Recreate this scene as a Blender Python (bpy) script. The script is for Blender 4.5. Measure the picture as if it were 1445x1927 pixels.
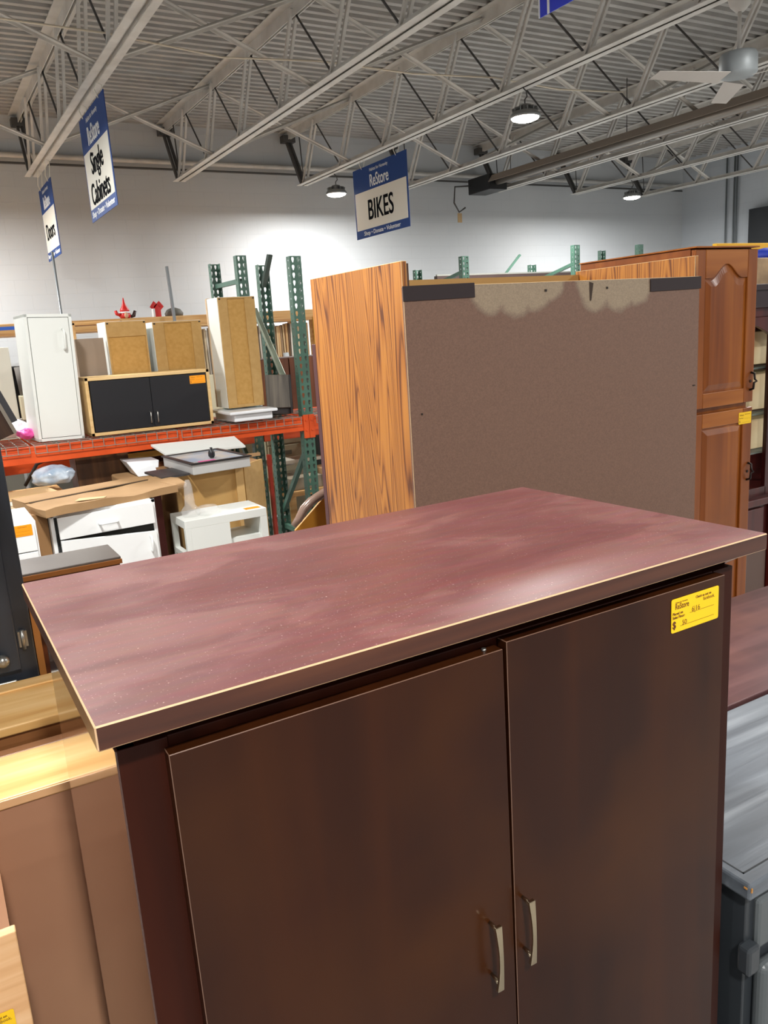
import bpy, bmesh, math, random
from mathutils import Vector, Matrix
random.seed(7)
PI = math.pi
S = bpy.context.scene
COL = S.collection
for o in list(bpy.data.objects): bpy.data.objects.remove(o)

# ------------------------------------------------------------------ camera
EYE = Vector((0, 0, 1.65))
CR = Vector((0.862033, -0.502835, -0.063688))
CU = Vector((0.165156, 0.159868, 0.973224))
CF = Vector((0.479189, 0.849470, -0.220857))
FPX = 1508.857
cd = bpy.data.cameras.new('camera'); cam = bpy.data.objects.new('camera', cd); COL.objects.link(cam)
cam.matrix_world = Matrix(((CR.x, CU.x, -CF.x, EYE.x), (CR.y, CU.y, -CF.y, EYE.y), (CR.z, CU.z, -CF.z, EYE.z), (0, 0, 0, 1)))
cd.sensor_fit = 'VERTICAL'; cd.sensor_height = 36; cd.lens = FPX / 1927 * 36
cd.clip_start = 0.02; cd.clip_end = 100
S.camera = cam
# ------------------------------------------------------------------ world, exposure
w = bpy.data.worlds.new('world'); S.world = w; w.use_nodes = True
w.node_tree.nodes['Background'].inputs[0].default_value = (0.8, 0.9, 1, 1)
w.node_tree.nodes['Background'].inputs[1].default_value = 0.05
S.view_settings.view_transform = 'Standard'; S.view_settings.look = 'None'
S.view_settings.exposure = 0.0; S.view_settings.gamma = 1; S.view_settings.use_curve_mapping = False
LAMP_W = 150
try:
    S.cycles.use_denoising = True
    S.cycles.max_bounces = 7; S.cycles.diffuse_bounces = 4; S.cycles.glossy_bounces = 3
    S.cycles.sample_clamp_indirect = 6
except Exception: pass

# ------------------------------------------------------------------ helpers
def pix(px, py, axis, val):
    """where the sight line through a pixel of the 1445x1927 frame meets the plane x|y|z = val"""
    d = CF + CR * ((px - 722.5) / FPX) - CU * ((py - 963.5) / FPX)
    a = 'xyz'.index(axis)
    return EYE + d * ((val - EYE[a]) / d[a])

def lin(c):
    if isinstance(c, str):
        c = [int(c[i:i + 2], 16) / 255 for i in (0, 2, 4)]
        c = [x / 12.92 if x <= .04045 else ((x + .055) / 1.055) ** 2.4 for x in c]
    return (c[0], c[1], c[2], 1)

class MB:
    def __init__(s): s.bm = bmesh.new()
    def box(s, x0, x1, y0, y1, z0, z1, mi=0, bev=0):
        v = [s.bm.verts.new(p) for p in ((x0,y0,z0),(x1,y0,z0),(x1,y1,z0),(x0,y1,z0),(x0,y0,z1),(x1,y0,z1),(x1,y1,z1),(x0,y1,z1))]
        for f in ((0,3,2,1),(4,5,6,7),(0,1,5,4),(1,2,6,5),(2,3,7,6),(3,0,4,7)):
            s.bm.faces.new([v[i] for i in f]).material_index = mi
        return s
    def obox(s, c, ax, ay, az, hx, hy, hz):
        c = Vector(c); ax, ay, az = Vector(ax) * hx, Vector(ay) * hy, Vector(az) * hz
        v = [s.bm.verts.new(c + ax * i + ay * j + az * k) for k in (-1, 1) for i, j in ((-1,-1),(1,-1),(1,1),(-1,1))]
        for f in ((0,3,2,1),(4,5,6,7),(0,1,5,4),(1,2,6,5),(2,3,7,6),(3,0,4,7)):
            s.bm.faces.new([v[i] for i in f])
        return s
    def bar(s, a, b, w, h, up=(0, 0, 1)):
        a, b = Vector(a), Vector(b); d = (b - a); L = d.length; d.normalize()
        sx = d.cross(Vector(up))
        if sx.length < 1e-4: sx = d.cross(Vector((1, 0, 0)))
        sx.normalize(); sy = sx.cross(d)
        return s.obox((a + b) / 2, d, sx, sy, L / 2, w / 2, h / 2)
    def tube(s, pts, r, n=10, cap=True):
        pts = [Vector(p) for p in pts]; rings = []
        rr = r if isinstance(r, (list, tuple)) else [r] * len(pts)
        prev = None
        for i, p in enumerate(pts):
            d = (pts[min(i + 1, len(pts) - 1)] - pts[max(i - 1, 0)]).normalized()
            if prev is None:
                u = d.orthogonal().normalized()
            else:
                u = (prev - d * prev.dot(d)).normalized()
            prev = u; v = d.cross(u)
            rings.append([s.bm.verts.new(p + (u * math.cos(t) + v * math.sin(t)) * rr[i]) for t in [2 * PI * k / n for k in range(n)]])
        for a, b in zip(rings, rings[1:]):
            for k in range(n):
                f = s.bm.faces.new((a[k], a[(k + 1) % n], b[(k + 1) % n], b[k])); f.smooth = True
        if cap:
            s.bm.faces.new(list(reversed(rings[0]))); s.bm.faces.new(rings[-1])
        return s
    def lathe(s, prof, c=(0, 0, 0), n=24, cap=True):
        rings = []
        for r, z in prof:
            rings.append([s.bm.verts.new((c[0] + r * math.cos(2 * PI * k / n), c[1] + r * math.sin(2 * PI * k / n), c[2] + z)) for k in range(n)])
        for a, b in zip(rings, rings[1:]):
            for k in range(n):
                f = s.bm.faces.new((a[k], a[(k + 1) % n], b[(k + 1) % n], b[k])); f.smooth = True
        if cap:
            s.bm.faces.new(list(reversed(rings[0]))); s.bm.faces.new(rings[-1])
        return s
    def prism(s, poly, v, mi=0):
        """poly: list of 3-D points, v: extrusion vector"""
        v = Vector(v); a = [s.bm.verts.new(p) for p in poly]; b = [s.bm.verts.new(Vector(p) + v) for p in poly]
        n = len(poly)
        s.bm.faces.new(a).material_index = mi; s.bm.faces.new(list(reversed(b))).material_index = mi
        for i in range(n):
            s.bm.faces.new((a[i], b[i], b[(i + 1) % n], a[(i + 1) % n])).material_index = mi
        return s
    def face(s, pts): s.bm.faces.new([s.bm.verts.new(p) for p in pts]); return s

def link(name, bm, mats, parent=None, bevel=0, seg=2, bmat=-1, solid=0):
    if isinstance(bm, MB): bm = bm.bm
    bmesh.ops.recalc_face_normals(bm, faces=bm.faces[:])
    me = bpy.data.meshes.new(name); bm.to_mesh(me); bm.free()
    for m in (mats if isinstance(mats, (list, tuple)) else [mats]): me.materials.append(m)
    o = bpy.data.objects.new(name, me); COL.objects.link(o)
    if parent: o.parent = parent
    if solid:
        m = o.modifiers.new('solid', 'SOLIDIFY'); m.thickness = solid; m.offset = 0
    if bevel:
        m = o.modifiers.new('bevel', 'BEVEL'); m.width = bevel; m.segments = seg; m.limit_method = 'ANGLE'
        if bmat >= 0: m.material = bmat
    return o

def thing(name, label, cat, loc=(0, 0, 0), rot=0, group=None):
    o = bpy.data.objects.new(name, None); COL.objects.link(o); o.empty_display_size = .1
    o.location = loc
    o.rotation_euler = rot if isinstance(rot, (tuple, list)) else (0, 0, rot)
    o['label'] = label; o['category'] = cat
    if group: o['group'] = group
    return o
def tag(o, label, cat, group=None, kind=None, loc=None, rot=None):
    o['label'] = label; o['category'] = cat
    if group: o['group'] = group
    if kind: o['kind'] = kind
    if loc is not None: o.location = loc
    if rot is not None: o.rotation_euler = rot if isinstance(rot, (tuple, list)) else (0, 0, rot)
    return o
def struct(name, bm, m, **k):
    o = link(name, bm, m, **k); o['kind'] = 'structure'; return o
def kids(o): return [c for c in bpy.data.objects if c.parent == o]
def dup(o, parent=None):
    c = o.copy(); COL.objects.link(c)
    if parent: c.parent = parent
    for ch in kids(o): dup(ch, c)
    return c

def text(name, body, size, m, parent, loc, xdir, up, sx=1.0, align='LEFT', ext=.0006, shear=0, bold=0):
    """flat lettering; xdir reading direction, up the letters' up"""
    cu = bpy.data.curves.new(name, 'FONT'); cu.body = body; cu.size = size; cu.extrude = ext; cu.align_x = align; cu.shear = shear
    cu.bevel_depth = bold * size; cu.bevel_resolution = 0
    t = bpy.data.objects.new(name + '_curve', cu); COL.objects.link(t)
    dg = bpy.context.evaluated_depsgraph_get(); dg.update()
    me = bpy.data.meshes.new_from_object(t.evaluated_get(dg)); bpy.data.objects.remove(t); bpy.data.curves.remove(cu)
    me.name = name; me.materials.clear(); me.materials.append(m)
    x = Vector(xdir).normalized(); u = Vector(up).normalized(); n = x.cross(u)
    M3 = Matrix(((x.x * sx, u.x, n.x, loc[0]), (x.y * sx, u.y, n.y, loc[1]), (x.z * sx, u.z, n.z, loc[2]), (0, 0, 0, 1)))
    me.transform(M3)
    o = bpy.data.objects.new(name, me); COL.objects.link(o); o.parent = parent
    return o

# ------------------------------------------------------------------ materials
MATS = {}
def new_mat(name):
    m = bpy.data.materials.new(name); m.use_nodes = True; nt = m.node_tree
    return m, nt, nt.nodes, nt.links, nt.nodes['Principled BSDF']
def ramp(nodes, stops):
    r = nodes.new('ShaderNodeValToRGB'); e = r.color_ramp.elements
    while len(e) < len(stops): e.new(.5)
    for k, (p, c) in zip(e, stops): k.position = p; k.color = lin(c)
    return r
def M(name, c, rough=.5, metal=0, c2=None, scale=8, bump=0, bscale=40, spec=.5, detail=4, stretch=(1, 1, 1), coat=0):
    if name in MATS: return MATS[name]
    m, nt, N, L, B = new_mat(name)
    B.inputs['Roughness'].default_value = rough; B.inputs['Metallic'].default_value = metal
    B.inputs['Specular IOR Level'].default_value = spec; B.inputs['Coat Weight'].default_value = coat
    B.inputs['Base Color'].default_value = lin(c)
    tc = N.new('ShaderNodeTexCoord'); mp = N.new('ShaderNodeMapping'); mp.inputs['Scale'].default_value = stretch
    L.new(tc.outputs['Object'], mp.inputs[0])
    if c2:
        n = N.new('ShaderNodeTexNoise'); n.inputs['Scale'].default_value = scale; n.inputs['Detail'].default_value = detail
        L.new(mp.outputs[0], n.inputs['Vector'])
        r = ramp(N, [(.35, c), (.68, c2)]); L.new(n.outputs[0], r.inputs[0]); L.new(r.outputs[0], B.inputs['Base Color'])
    if bump:
        n = N.new('ShaderNodeTexNoise'); n.inputs['Scale'].default_value = bscale; n.inputs['Detail'].default_value = 5
        L.new(mp.outputs[0], n.inputs['Vector'])
        b = N.new('ShaderNodeBump'); b.inputs['Strength'].default_value = bump; b.inputs['Distance'].default_value = .01
        L.new(n.outputs[0], b.inputs['Height']); L.new(b.outputs[0], B.inputs['Normal'])
    MATS[name] = m; return m
def WOOD(name, dark, mid, light, axis='z', scale=6, rough=.4, bands=0, distort=4, fine=1.0, coat=0, blotch=None, spec=.5):
    if name in MATS: return MATS[name]
    m, nt, N, L, B = new_mat(name)
    B.inputs['Roughness'].default_value = rough; B.inputs['Coat Weight'].default_value = coat; B.inputs['Coat Roughness'].default_value = .12
    B.inputs['Specular IOR Level'].default_value = spec
    tc = N.new('ShaderNodeTexCoord'); mp = N.new('ShaderNodeMapping')
    st = [1, 1, 1]; st['xyz'.index(axis)] = .03 if bands else .06; mp.inputs['Scale'].default_value = st
    L.new(tc.outputs['Object'], mp.inputs[0])
    n = N.new('ShaderNodeTexNoise'); n.inputs['Scale'].default_value = scale * 5; n.inputs['Detail'].default_value = 6; n.inputs['Distortion'].default_value = .4
    L.new(mp.outputs[0], n.inputs['Vector'])
    fac = n.outputs[0]
    if bands:
        mp2 = N.new('ShaderNodeMapping'); st2 = [1, 1, 1]; st2['xyz'.index(axis)] = .055; mp2.inputs['Scale'].default_value = st2
        L.new(tc.outputs['Object'], mp2.inputs[0])
        wv = N.new('ShaderNodeTexNoise'); wv.inputs['Scale'].default_value = scale * .55; wv.inputs['Detail'].default_value = 1.5
        L.new(mp2.outputs[0], wv.inputs['Vector'])
        mu = N.new('ShaderNodeMath'); mu.operation = 'MULTIPLY'; mu.inputs[1].default_value = bands * 6; L.new(wv.outputs[0], mu.inputs[0])
        fr = N.new('ShaderNodeMath'); fr.operation = 'PINGPONG'; fr.inputs[1].default_value = .5; L.new(mu.outputs[0], fr.inputs[0])
        mx = N.new('ShaderNodeMix'); mx.inputs[0].default_value = .45
        sc = N.new('ShaderNodeMath'); sc.operation = 'MULTIPLY'; sc.inputs[1].default_value = 2; L.new(fr.outputs[0], sc.inputs[0])
        L.new(n.outputs[0], mx.inputs[2]); L.new(sc.outputs[0], mx.inputs[3]); fac = mx.outputs[0]
        r = ramp(N, [(.27, dark), (.40, mid), (.66, light)])
    else:
        r = ramp(N, [(.3, dark), (.5, mid), (.7, light)])
    L.new(fac, r.inputs[0]); out = r.outputs[0]
    if blotch:
        n3 = N.new('ShaderNodeTexNoise'); n3.inputs['Scale'].default_value = 3; n3.inputs['Detail'].default_value = 3
        L.new(tc.outputs['Object'], n3.inputs['Vector'])
        r3 = ramp(N, [(.45, '000000'), (.7, 'ffffff')]); L.new(n3.outputs[0], r3.inputs[0])
        mc = N.new('ShaderNodeMix'); mc.data_type = 'RGBA'; L.new(r3.outputs[0], mc.inputs[0]); L.new(out, mc.inputs[6]); mc.inputs[7].default_value = lin(blotch); out = mc.outputs[2]
    L.new(out, B.inputs['Base Color'])
    b = N.new('ShaderNodeBump'); b.inputs['Strength'].default_value = .08 * fine; b.inputs['Distance'].default_value = .004
    L.new(fac, b.inputs['Height']); L.new(b.outputs[0], B.inputs['Normal'])
    MATS[name] = m; return m
def EMIT(name, c, s):
    m, nt, N, L, B = new_mat(name); B.inputs['Base Color'].default_value = lin(c)
    B.inputs['Emission Color'].default_value = lin(c); B.inputs['Emission Strength'].default_value = s; return m
def CLEAR(name, c, rough=.05, alpha=.3):
    m, nt, N, L, B = new_mat(name); B.inputs['Base Color'].default_value = lin(c); B.inputs['Roughness'].default_value = rough
    B.inputs['Alpha'].default_value = alpha; B.inputs['Specular IOR Level'].default_value = 1; return m

white_steel = M('painted roof steel', 'd0cdc7', .5, c2='bebab3', scale=5)
dark_steel = M('dark roof steel', '4a4846', .55)
deck_m = M('painted roof deck', 'b0ada8', .55, c2='a09d98', scale=3)
def block_wall(name, c1, c2, vert):
    m, nt, N, L, B = new_mat(name); B.inputs['Roughness'].default_value = .55
    tc = N.new('ShaderNodeTexCoord'); sp = N.new('ShaderNodeSeparateXYZ'); cb = N.new('ShaderNodeCombineXYZ')
    L.new(tc.outputs['Object'], sp.inputs[0]); L.new(sp.outputs[vert], cb.inputs[0]); L.new(sp.outputs[2], cb.inputs[1])
    br = N.new('ShaderNodeTexBrick'); br.inputs['Scale'].default_value = 1; br.inputs['Brick Width'].default_value = .406; br.inputs['Row Height'].default_value = .203
    br.inputs['Mortar Size'].default_value = .005; br.inputs['Mortar Smooth'].default_value = .6
    br.inputs['Color1'].default_value = (1, 1, 1, 1); br.inputs['Color2'].default_value = (.97, .97, .97, 1); br.inputs['Mortar'].default_value = (.0, .0, .0, 1)
    L.new(cb.outputs[0], br.inputs[0])
    n = N.new('ShaderNodeTexNoise'); n.inputs['Scale'].default_value = .6; n.inputs['Detail'].default_value = 6; L.new(tc.outputs['Object'], n.inputs[0])
    r = ramp(N, [(.3, c1), (.7, c2)]); L.new(n.outputs[0], r.inputs[0])
    mx = N.new('ShaderNodeMix'); mx.data_type = 'RGBA'; mx.blend_type = 'MULTIPLY'; mx.inputs[0].default_value = .05
    L.new(r.outputs[0], mx.inputs[6]); L.new(br.outputs[0], mx.inputs[7]); L.new(mx.outputs[2], B.inputs['Base Color'])
    b = N.new('ShaderNodeBump'); b.inputs['Strength'].default_value = .18; b.inputs['Distance'].default_value = .01
    L.new(br.outputs[0], b.inputs['Height']); L.new(b.outputs[0], B.inputs['Normal'])
    return m
wall_m = block_wall('painted block wall', 'bfc3c6', 'c8cbcd', 0)
wall_m2 = block_wall('painted block wall side', 'b4bac0', 'bfc4c9', 1)
concrete = M('concrete floor', 'a5a4a2', .45, c2='8b8a88', scale=1.5, bump=.05)

# ------------------------------------------------------------------ room shell
X0, X1, Y0, Y1, ZD = -9, 14.85, -9, 12.45, 4.76
struct('floor', MB().box(X0, X1, Y0, Y1, -.1, 0), concrete)
struct('wall_back', MB().box(X0, X1, Y1, Y1 + .2, 0, ZD + .2), wall_m)
struct('wall_right', MB().box(X1, X1 + .2, Y0, Y1 + .2, 0, ZD + .2), wall_m2)
struct('wall_left', MB().box(X0 - .2, X0, Y0, Y1 + .2, 0, ZD + .2), wall_m2)
struct('wall_front', MB().box(X0, X1, Y0 - .2, Y0, 0, ZD + .2), block_wall('front wall', '77736d', '827e78', 0))
mb = MB(); y = Y0; prof = []; PITCH = .152
while y < Y1:
    prof += [(y, 0), (y + .062, 0), (y + .074, .05), (y + .140, .05)]; y += PITCH
for (ya, za), (yb, zb_) in zip(prof, prof[1:]):
    mb.face([(X0, ya, ZD + za), (X1, ya, ZD + za), (X1, yb, ZD + zb_), (X0, yb, ZD + zb_)])
bmesh.ops.remove_doubles(mb.bm, verts=mb.bm.verts[:], dist=.0005)
mb.box(X0, X1, Y0, Y1, ZD + .1, ZD + .16)
struct('ceiling', mb, deck_m)

# ------------------------------------------------------------------ roof joists
JX = [-.17, 1.784, 3.748, 5.685, 7.565, 9.45, 11.30, 13.08]
names = ['left out beyond the first sign', 'above the sign reading Single Cabinets', 'second from the left across the ceiling', 'carrying the BIKES sign and the fan',
         'between the BIKES sign and the tube heater', 'just right of the long tube heater', 'with the farthest small lamp below it', 'last before the right wall']
ZB, ZT = 3.9, 4.66
YB = [11.87 - 1.205 * k for k in range(13)]
protoj = None
for i, x in enumerate(JX):
    lab = 'grey painted open web steel roof joist ' + names[i]
    if protoj is None:
        j = thing('roof_joist', lab, 'roof beam', (x, 0, 0))
        ye = YB[-1] - .6
        mb = MB()
        for s in (-1, 1):
            xa, xb = sorted((s * .012, s * .088))
            mb.box(xa, xb, ye, 11.98, ZB, ZB + .009)
            xa, xb = sorted((s * .012, s * .021)); mb.box(xa, xb, ye, 11.98, ZB, ZB + .07)
        link('bottom_chord', mb, white_steel, j)
        mb = MB()
        for s in (-1, 1):
            xa, xb = sorted((s * .012, s * .115))
            mb.box(xa, xb, ye, Y1, ZT + .09, ZT + .099)
            xa, xb = sorted((s * .012, s * .021)); mb.box(xa, xb, ye, Y1, ZT - .02, ZT + .09)
        link('top_chord', mb, white_steel, j)
        mb = MB()
        for s in (-1, 1): mb.bar((s * .03, 0, ZB + .02), (s * .03, -.5, ZT + .05), .028, .028)
        st = link('web_strut', mb, white_steel, j)
        rd = link('web_rod', MB().tube([(0, -.5, ZT + .02), (0, -1.205, ZB + .03)], .011, 6), dark_steel, j)
        mb = MB()
        for s in (-1, 1): mb.bar((s * .028, 11.93, ZB + .02), (s * .028, 12.40, ZT + .02), .03, .05)
        link('end_strut', mb, dark_steel, j)
        link('bearing_seat', MB().box(-.1, .1, 12.3, 12.44, ZT - .06, ZT + .04), dark_steel, j)
        link('web_rod', MB().tube([(0, 11.9, ZB + .03), (0, 11.95, ZT + .02)], .009, 6), dark_steel, j)
        st.location.y = YB[0]; rd.location.y = YB[0]
        for yb in YB[1:]:
            for q in (st, rd):
                c = q.copy(); COL.objects.link(c); c.parent = j; c.location.y = yb
        protoj = j
    else:
        j = dup(protoj); j.location.x = x; j['label'] = lab
    j['group'] = 'open web roof joists'
# cross bridging between neighbouring joists
def bridging(k, yb):
    xa, xb = JX[k], JX[k + 1]
    for n_, (za, zb_) in enumerate(((ZB + .03, ZT + .05), (ZT + .05, ZB + .03))):
        mb = MB(); mb.bar((0, 0, za), (xb - xa, 0.02 * n_, zb_), .05, .006); mb.bar((0, .022, za), (xb - xa, .022 + .02 * n_, zb_), .006, .05)
        row = {7.3: 'middle row', 10.25: 'row nearest back wall', 4.4: 'nearest row'}[yb]
        w_ = 'rising' if n_ == 0 else 'falling'
        tag(link('bridging_brace', mb, white_steel), f'angle brace {w_} rightwards, {row}, right of {["first","second","third","fourth","fifth","sixth","seventh","eighth"][k]} roof joist', 'brace', 'cross bridging between roof joists', loc=(xa, yb + .075 * n_, 0))
for k in range(7):
    for yb in (7.3, 10.25): bridging(k, yb)
for k in (3, 4): bridging(k, 4.4)

# conduits along the back wall and down the right wall
for z, r, nm in ((4.27, .035, 'thicker pale conduit pipe running along the back wall'), (4.17, .016, 'thinner dark conduit pipe just below the pale one on the back wall')):
    tag(link('conduit_pipe', MB().tube([(X0 + .3, 12.38, z), (X1 - .1, 12.38, z - .05)], r, 10), white_steel if r > .02 else dark_steel), nm, 'pipe')
greyp = M('grey conduit', '7f8487', .4, metal=.3)
for y_, nm in ((11.32, 'single thin vertical conduit on the right wall, farthest one'), (11.14, 'left one of two close vertical conduits on the right wall'), (11.08, 'right one of two close vertical conduits on the right wall')):
    tag(link('conduit_pipe', MB().tube([(14.8, y_, .05), (14.8, y_, 4.6)], .018, 8), greyp), nm, 'pipe')
tag(link('wall_board', MB().box(14.70, 14.83, 10.1, 10.72, 2.3, 3.5), M('black board', '1f2226', .5)), 'dark board fixed on the right wall at the picture edge', 'board')

# slack cream wire strung across the joists
pts = []
ctl = [pix(0, 75, 'x', .9), pix(150, 82, 'x', 1.5), pix(480, 118, 'y', 7.4), pix(620, 133, 'y', 7.4), pix(960, 166, 'y', 7.0), pix(1215, 190, 'y', 7.0)]
ctl = [Vector((-.17, 7.2, 4.15)), Vector((1.78, 7.2, 4.11)), Vector((2.8, 7.3, 4.06)), Vector((3.75, 7.3, 4.12)), Vector((4.7, 7.2, 4.07)), Vector((5.68, 7.2, 4.12)), Vector((6.6, 7.2, 4.08)), Vector((7.56, 7.2, 4.13))]
tag(link('hanging_wire', MB().tube(ctl, .008, 6), M('cream cable', 'd8cdb8', .6)), 'slack cream cable strung across the roof joists', 'cable')

# ------------------------------------------------------------------ high bay lamps
lens_m = EMIT('glowing lamp lens', 'fff6e4', 30)
black_pl = M('black plastic', '17181a', .4)
lamp_house = M('lamp housing', '8a8c8c', .4, metal=.6)
hbp = None
def high_bay(x, y, lab, seen=True):
    global hbp
    if hbp is None:
        t = thing('high_bay_lamp', lab, 'ceiling lamp', (x, y, 3.62))
        mb = MB(); mb.lathe([(.02, .13), (.06, .12), (.07, .07), (.12, .06), (.15, .03), (.155, .005), (.14, .0)], n=28)
        for k in range(12):
            a = 2 * PI * k / 12; mb.bar((.05 * math.cos(a), .05 * math.sin(a), .09), (.13 * math.cos(a), .13 * math.sin(a), .07), .006, .04)
        link('housing', mb, lamp_house, t)
        link('lens', MB().lathe([(.138, .0), (.13, -.012), (.08, -.03), (.01, -.036)], n=28), lens_m, t)
        link('hook', MB().tube([(0, 0, .12), (0, 0, .17), (.03, 0, .20), (.02, 0, .25), (-.01, 0, .27), (-.02, 0, .29)], .007, 8), dark_steel, t)
        ld = bpy.data.lights.new('lamp_glow', 'AREA'); ld.shape = 'DISK'; ld.size = .26; ld.energy = LAMP_W; ld.color = (1.0, .99, .97)
        lo = bpy.data.objects.new('lamp_glow', ld); COL.objects.link(lo); lo.parent = t; lo.location = (0, 0, -.045)
        hbp = t
    else:
        t = dup(hbp); t.location = (x, y, 3.62); t['label'] = lab
    t['group'] = 'round high bay lamps hung from the joists'
high_bay(5.70, 6.72, 'round high bay lamp, biggest and brightest, under the joist right of the BIKES sign')
high_bay(5.77, 11.02, 'small round high bay lamp just left of the BIKES sign')
high_bay(11.3, 10.55, 'small round high bay lamp near the back right corner')
for x in (-5.6, 0.0, 5.68, 11.3):
    for y in (-5.3, -1.3, 2.7, 6.7, 10.7):
        if (x, y) in ((5.68, 6.7), (5.68, 10.7), (11.3, 10.7)): continue
        high_bay(x, y, f'round high bay lamp outside the picture, at {"far left left-of-centre right-of-centre far-right".split()[[-5.6,0.0,5.68,11.3].index(x)] if 0 else ["the left side","the camera","the fan","the right side"][[-5.6,0.0,5.68,11.3].index(x)]} {["five rows back","behind","near","second row ahead","last row"][[-5.3,-1.3,2.7,6.7,10.7].index(y)]}')

# ------------------------------------------------------------------ ceiling fan
t = thing('ceiling_fan', 'grey industrial ceiling fan with drum motor hanging from a down rod', 'fan', (5.74, 4.32, 3.36))
fm = M('fan metal', '8e9496', .5, metal=.2)
link('motor', MB().lathe([(.03, .15), (.125, .14), (.135, .12), (.137, .0), (.12, -.02), (.05, -.03), (.01, -.03)], n=32), fm, t)
link('down_rod', MB().tube([(0, 0, .12), (0, 0, .48)], .014, 12), white_steel, t)
link('canopy', MB().lathe([(.03, .42), (.07, .46), (.09, .52), (.09, .55)], n=24), white_steel, t)
for k, a in enumerate((168, 288, 48)):
    a = math.radians(a); c, s_ = math.cos(a), math.sin(a)
    mb = MB(); n = 10; prev = None
    for q in range(n + 1):
        r = .13 + q / n * .61; hw = .075 - .015 * q / n; tw = .25 - .1 * q / n
        P_ = Vector((c, s_, 0)) * r; W_ = Vector((-s_, c, 0)) * hw + Vector((0, 0, tw * hw))
        cur = [mb.bm.verts.new(P_ + W_ - Vector((0, 0, .03))), mb.bm.verts.new(P_ - W_ - Vector((0, 0, .03)))]
        if prev: mb.bm.faces.new((prev[0], prev[1], cur[1], cur[0]))
        prev = cur
    bl = link('fan_blade', mb, M('fan blade paint', 'b9b3ac', .5), t, solid=.004)

# ------------------------------------------------------------------ tube heater
t = thing('tube_heater', 'long brown radiant tube heater with black burner box under the roof', 'heater', (9.0, 0, 0))
brown_al = M('heater reflector', '94877b', .5, metal=.1)
mb = MB(); ps = [(-.2, 0), (-.12, .11), (.12, .11), (.2, 0)]
for (xa, za), (xb, zb_) in zip(ps, ps[1:]):
    mb.face([(xa, 1.5, 3.94 + za), (xb, 1.5, 3.94 + zb_), (xb, 11.35, 3.94 + zb_), (xa, 11.35, 3.94 + za)])
bmesh.ops.remove_doubles(mb.bm, verts=mb.bm.verts[:], dist=.001)
link('reflector', mb, brown_al, t, solid=.004)
link('burner_tube', MB().tube([(0, 1.5, 3.95), (0, 11.4, 3.95)], .05, 14), M('steel tube', '8e8880', .35, metal=.6), t)
link('burner_box', MB().box(-.17, .2, 11.35, 11.95, 3.83, 4.08), black_pl, t, bevel=.01)
for y_ in (2.5, 5.5, 8.5, 11.0):
    link('hanger_chain', MB().tube([(0, y_, 4.04), (0, y_, ZD + .0)], .006, 6), dark_steel, t)
link('gas_line', MB().tube([(-.1, 11.9, 3.98), (-.45, 11.95, 3.96), (-.48, 11.95, 3.7), (-.38, 11.95, 3.55), (-.28, 11.9, 3.62)], .014, 8), dark_steel, t)
link('pull_tag', MB().box(-.42, -.34, 11.93, 11.95, 3.38, 3.53), M('tan card', 'b79a70', .7), t)

# ------------------------------------------------------------------ hanging signs
blue = M('sign blue', '1d4283', .6, spec=.3); signw = M('sign white', 'e4e1d6', .65, spec=.3); ink = M('black ink', '0f1014', .9, spec=.05); whitei = M('white print', 'eef0f2', .4)
def sign(name, lab, x, ya, yb, z0, z1, lines, rot=0, tsize=.3, tsx=.62, blue_=None):
    """hangs facing -x; ya far edge, yb near edge"""
    W = ya - yb; H = z1 - z0
    t = thing(name, lab, 'sign', (x, ya, z0), rot, 'blue and white aisle signs')
    link('panel', MB().box(0, .006, -W, 0, 0, H), blue_ or blue, t)
    link('white_field', MB().box(-.0015, 0, -W + .03, -.03, H * .12, H * .66), signw, t)
    X = (0, -1, 0); U = (0, 0, 1)
    text('heading_lettering', 'ReStore', H * .24, whitei, t, (-.002, -W * .50, H * .70), X, U, .70, 'CENTER', bold=.012)
    text('small_lettering', 'Habitat for Humanity', H * .065, whitei, t, (-.002, -W * .50, H * .91), X, U, .95, 'CENTER')
    text('footer_lettering', 'Shop \u2022 Donate \u2022 Volunteer', H * .085, whitei, t, (-.002, -W * .50, H * .035), X, U, 1.15, 'CENTER', bold=.01)
    for k, l in enumerate(lines):
        text('lettering', l, tsize, ink, t, (-.003, -W * .5, H * .39 - tsize * .36 + (len(lines) - 1) * tsize * .48 - k * tsize * .96), X, U, tsx, 'CENTER', bold=.012)
    for q in (-.18 * W, -.82 * W):
        link('cable_tie', MB().tube([(-.0, q, H - .02), (-.02, q + .02, H + .05), (0, q, 3.905 - z0), (.04, q - .02, 3.88 - z0), (.02, q, H - .02)], .005, 6), signw, t)
    return t
sign('hanging_sign', 'blue and white hanging aisle sign reading BIKES', 5.70, 10.36, 8.96, 2.90, 3.80, ['BIKES'], 0, .36, .78)
sign('hanging_sign', 'blue and white hanging aisle sign reading Single Cabinets', 1.80, 8.70, 7.57, 2.87, 3.80, ['Single', 'Cabinets'], 0, .27, .85)
sign('hanging_sign', 'blue and white hanging aisle sign reading Doors, farthest left', 1.80, 11.70, 10.70, 2.80, 3.67, ['Doors'], 0, .27, .9)
t = thing('hanging_sign', 'bright blue glossy sign cut off by the top edge of the picture', 'sign', (5.70, 6.5, 4.42))
t.location = (3.76, 4.28, 3.49); t['group'] = 'blue and white aisle signs'
link('panel', MB().box(0, .006, -1.1, 0, 0, .35), M('bright blue', '3b49d8', .2), t)
link('edge_strip', MB().box(-.003, 0, -.012, 0, 0, .35), whitei, t); link('edge_strip', MB().box(-.003, 0, -.10, -.08, 0, .35), whitei, t)
t2 = thing('sign_pole', 'thin grey pole standing behind the white cabinet below the Doors sign', 'pole', tuple(Vector((pix(108, 540, 'y', 10.42).x, 10.42, 0))))
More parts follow.
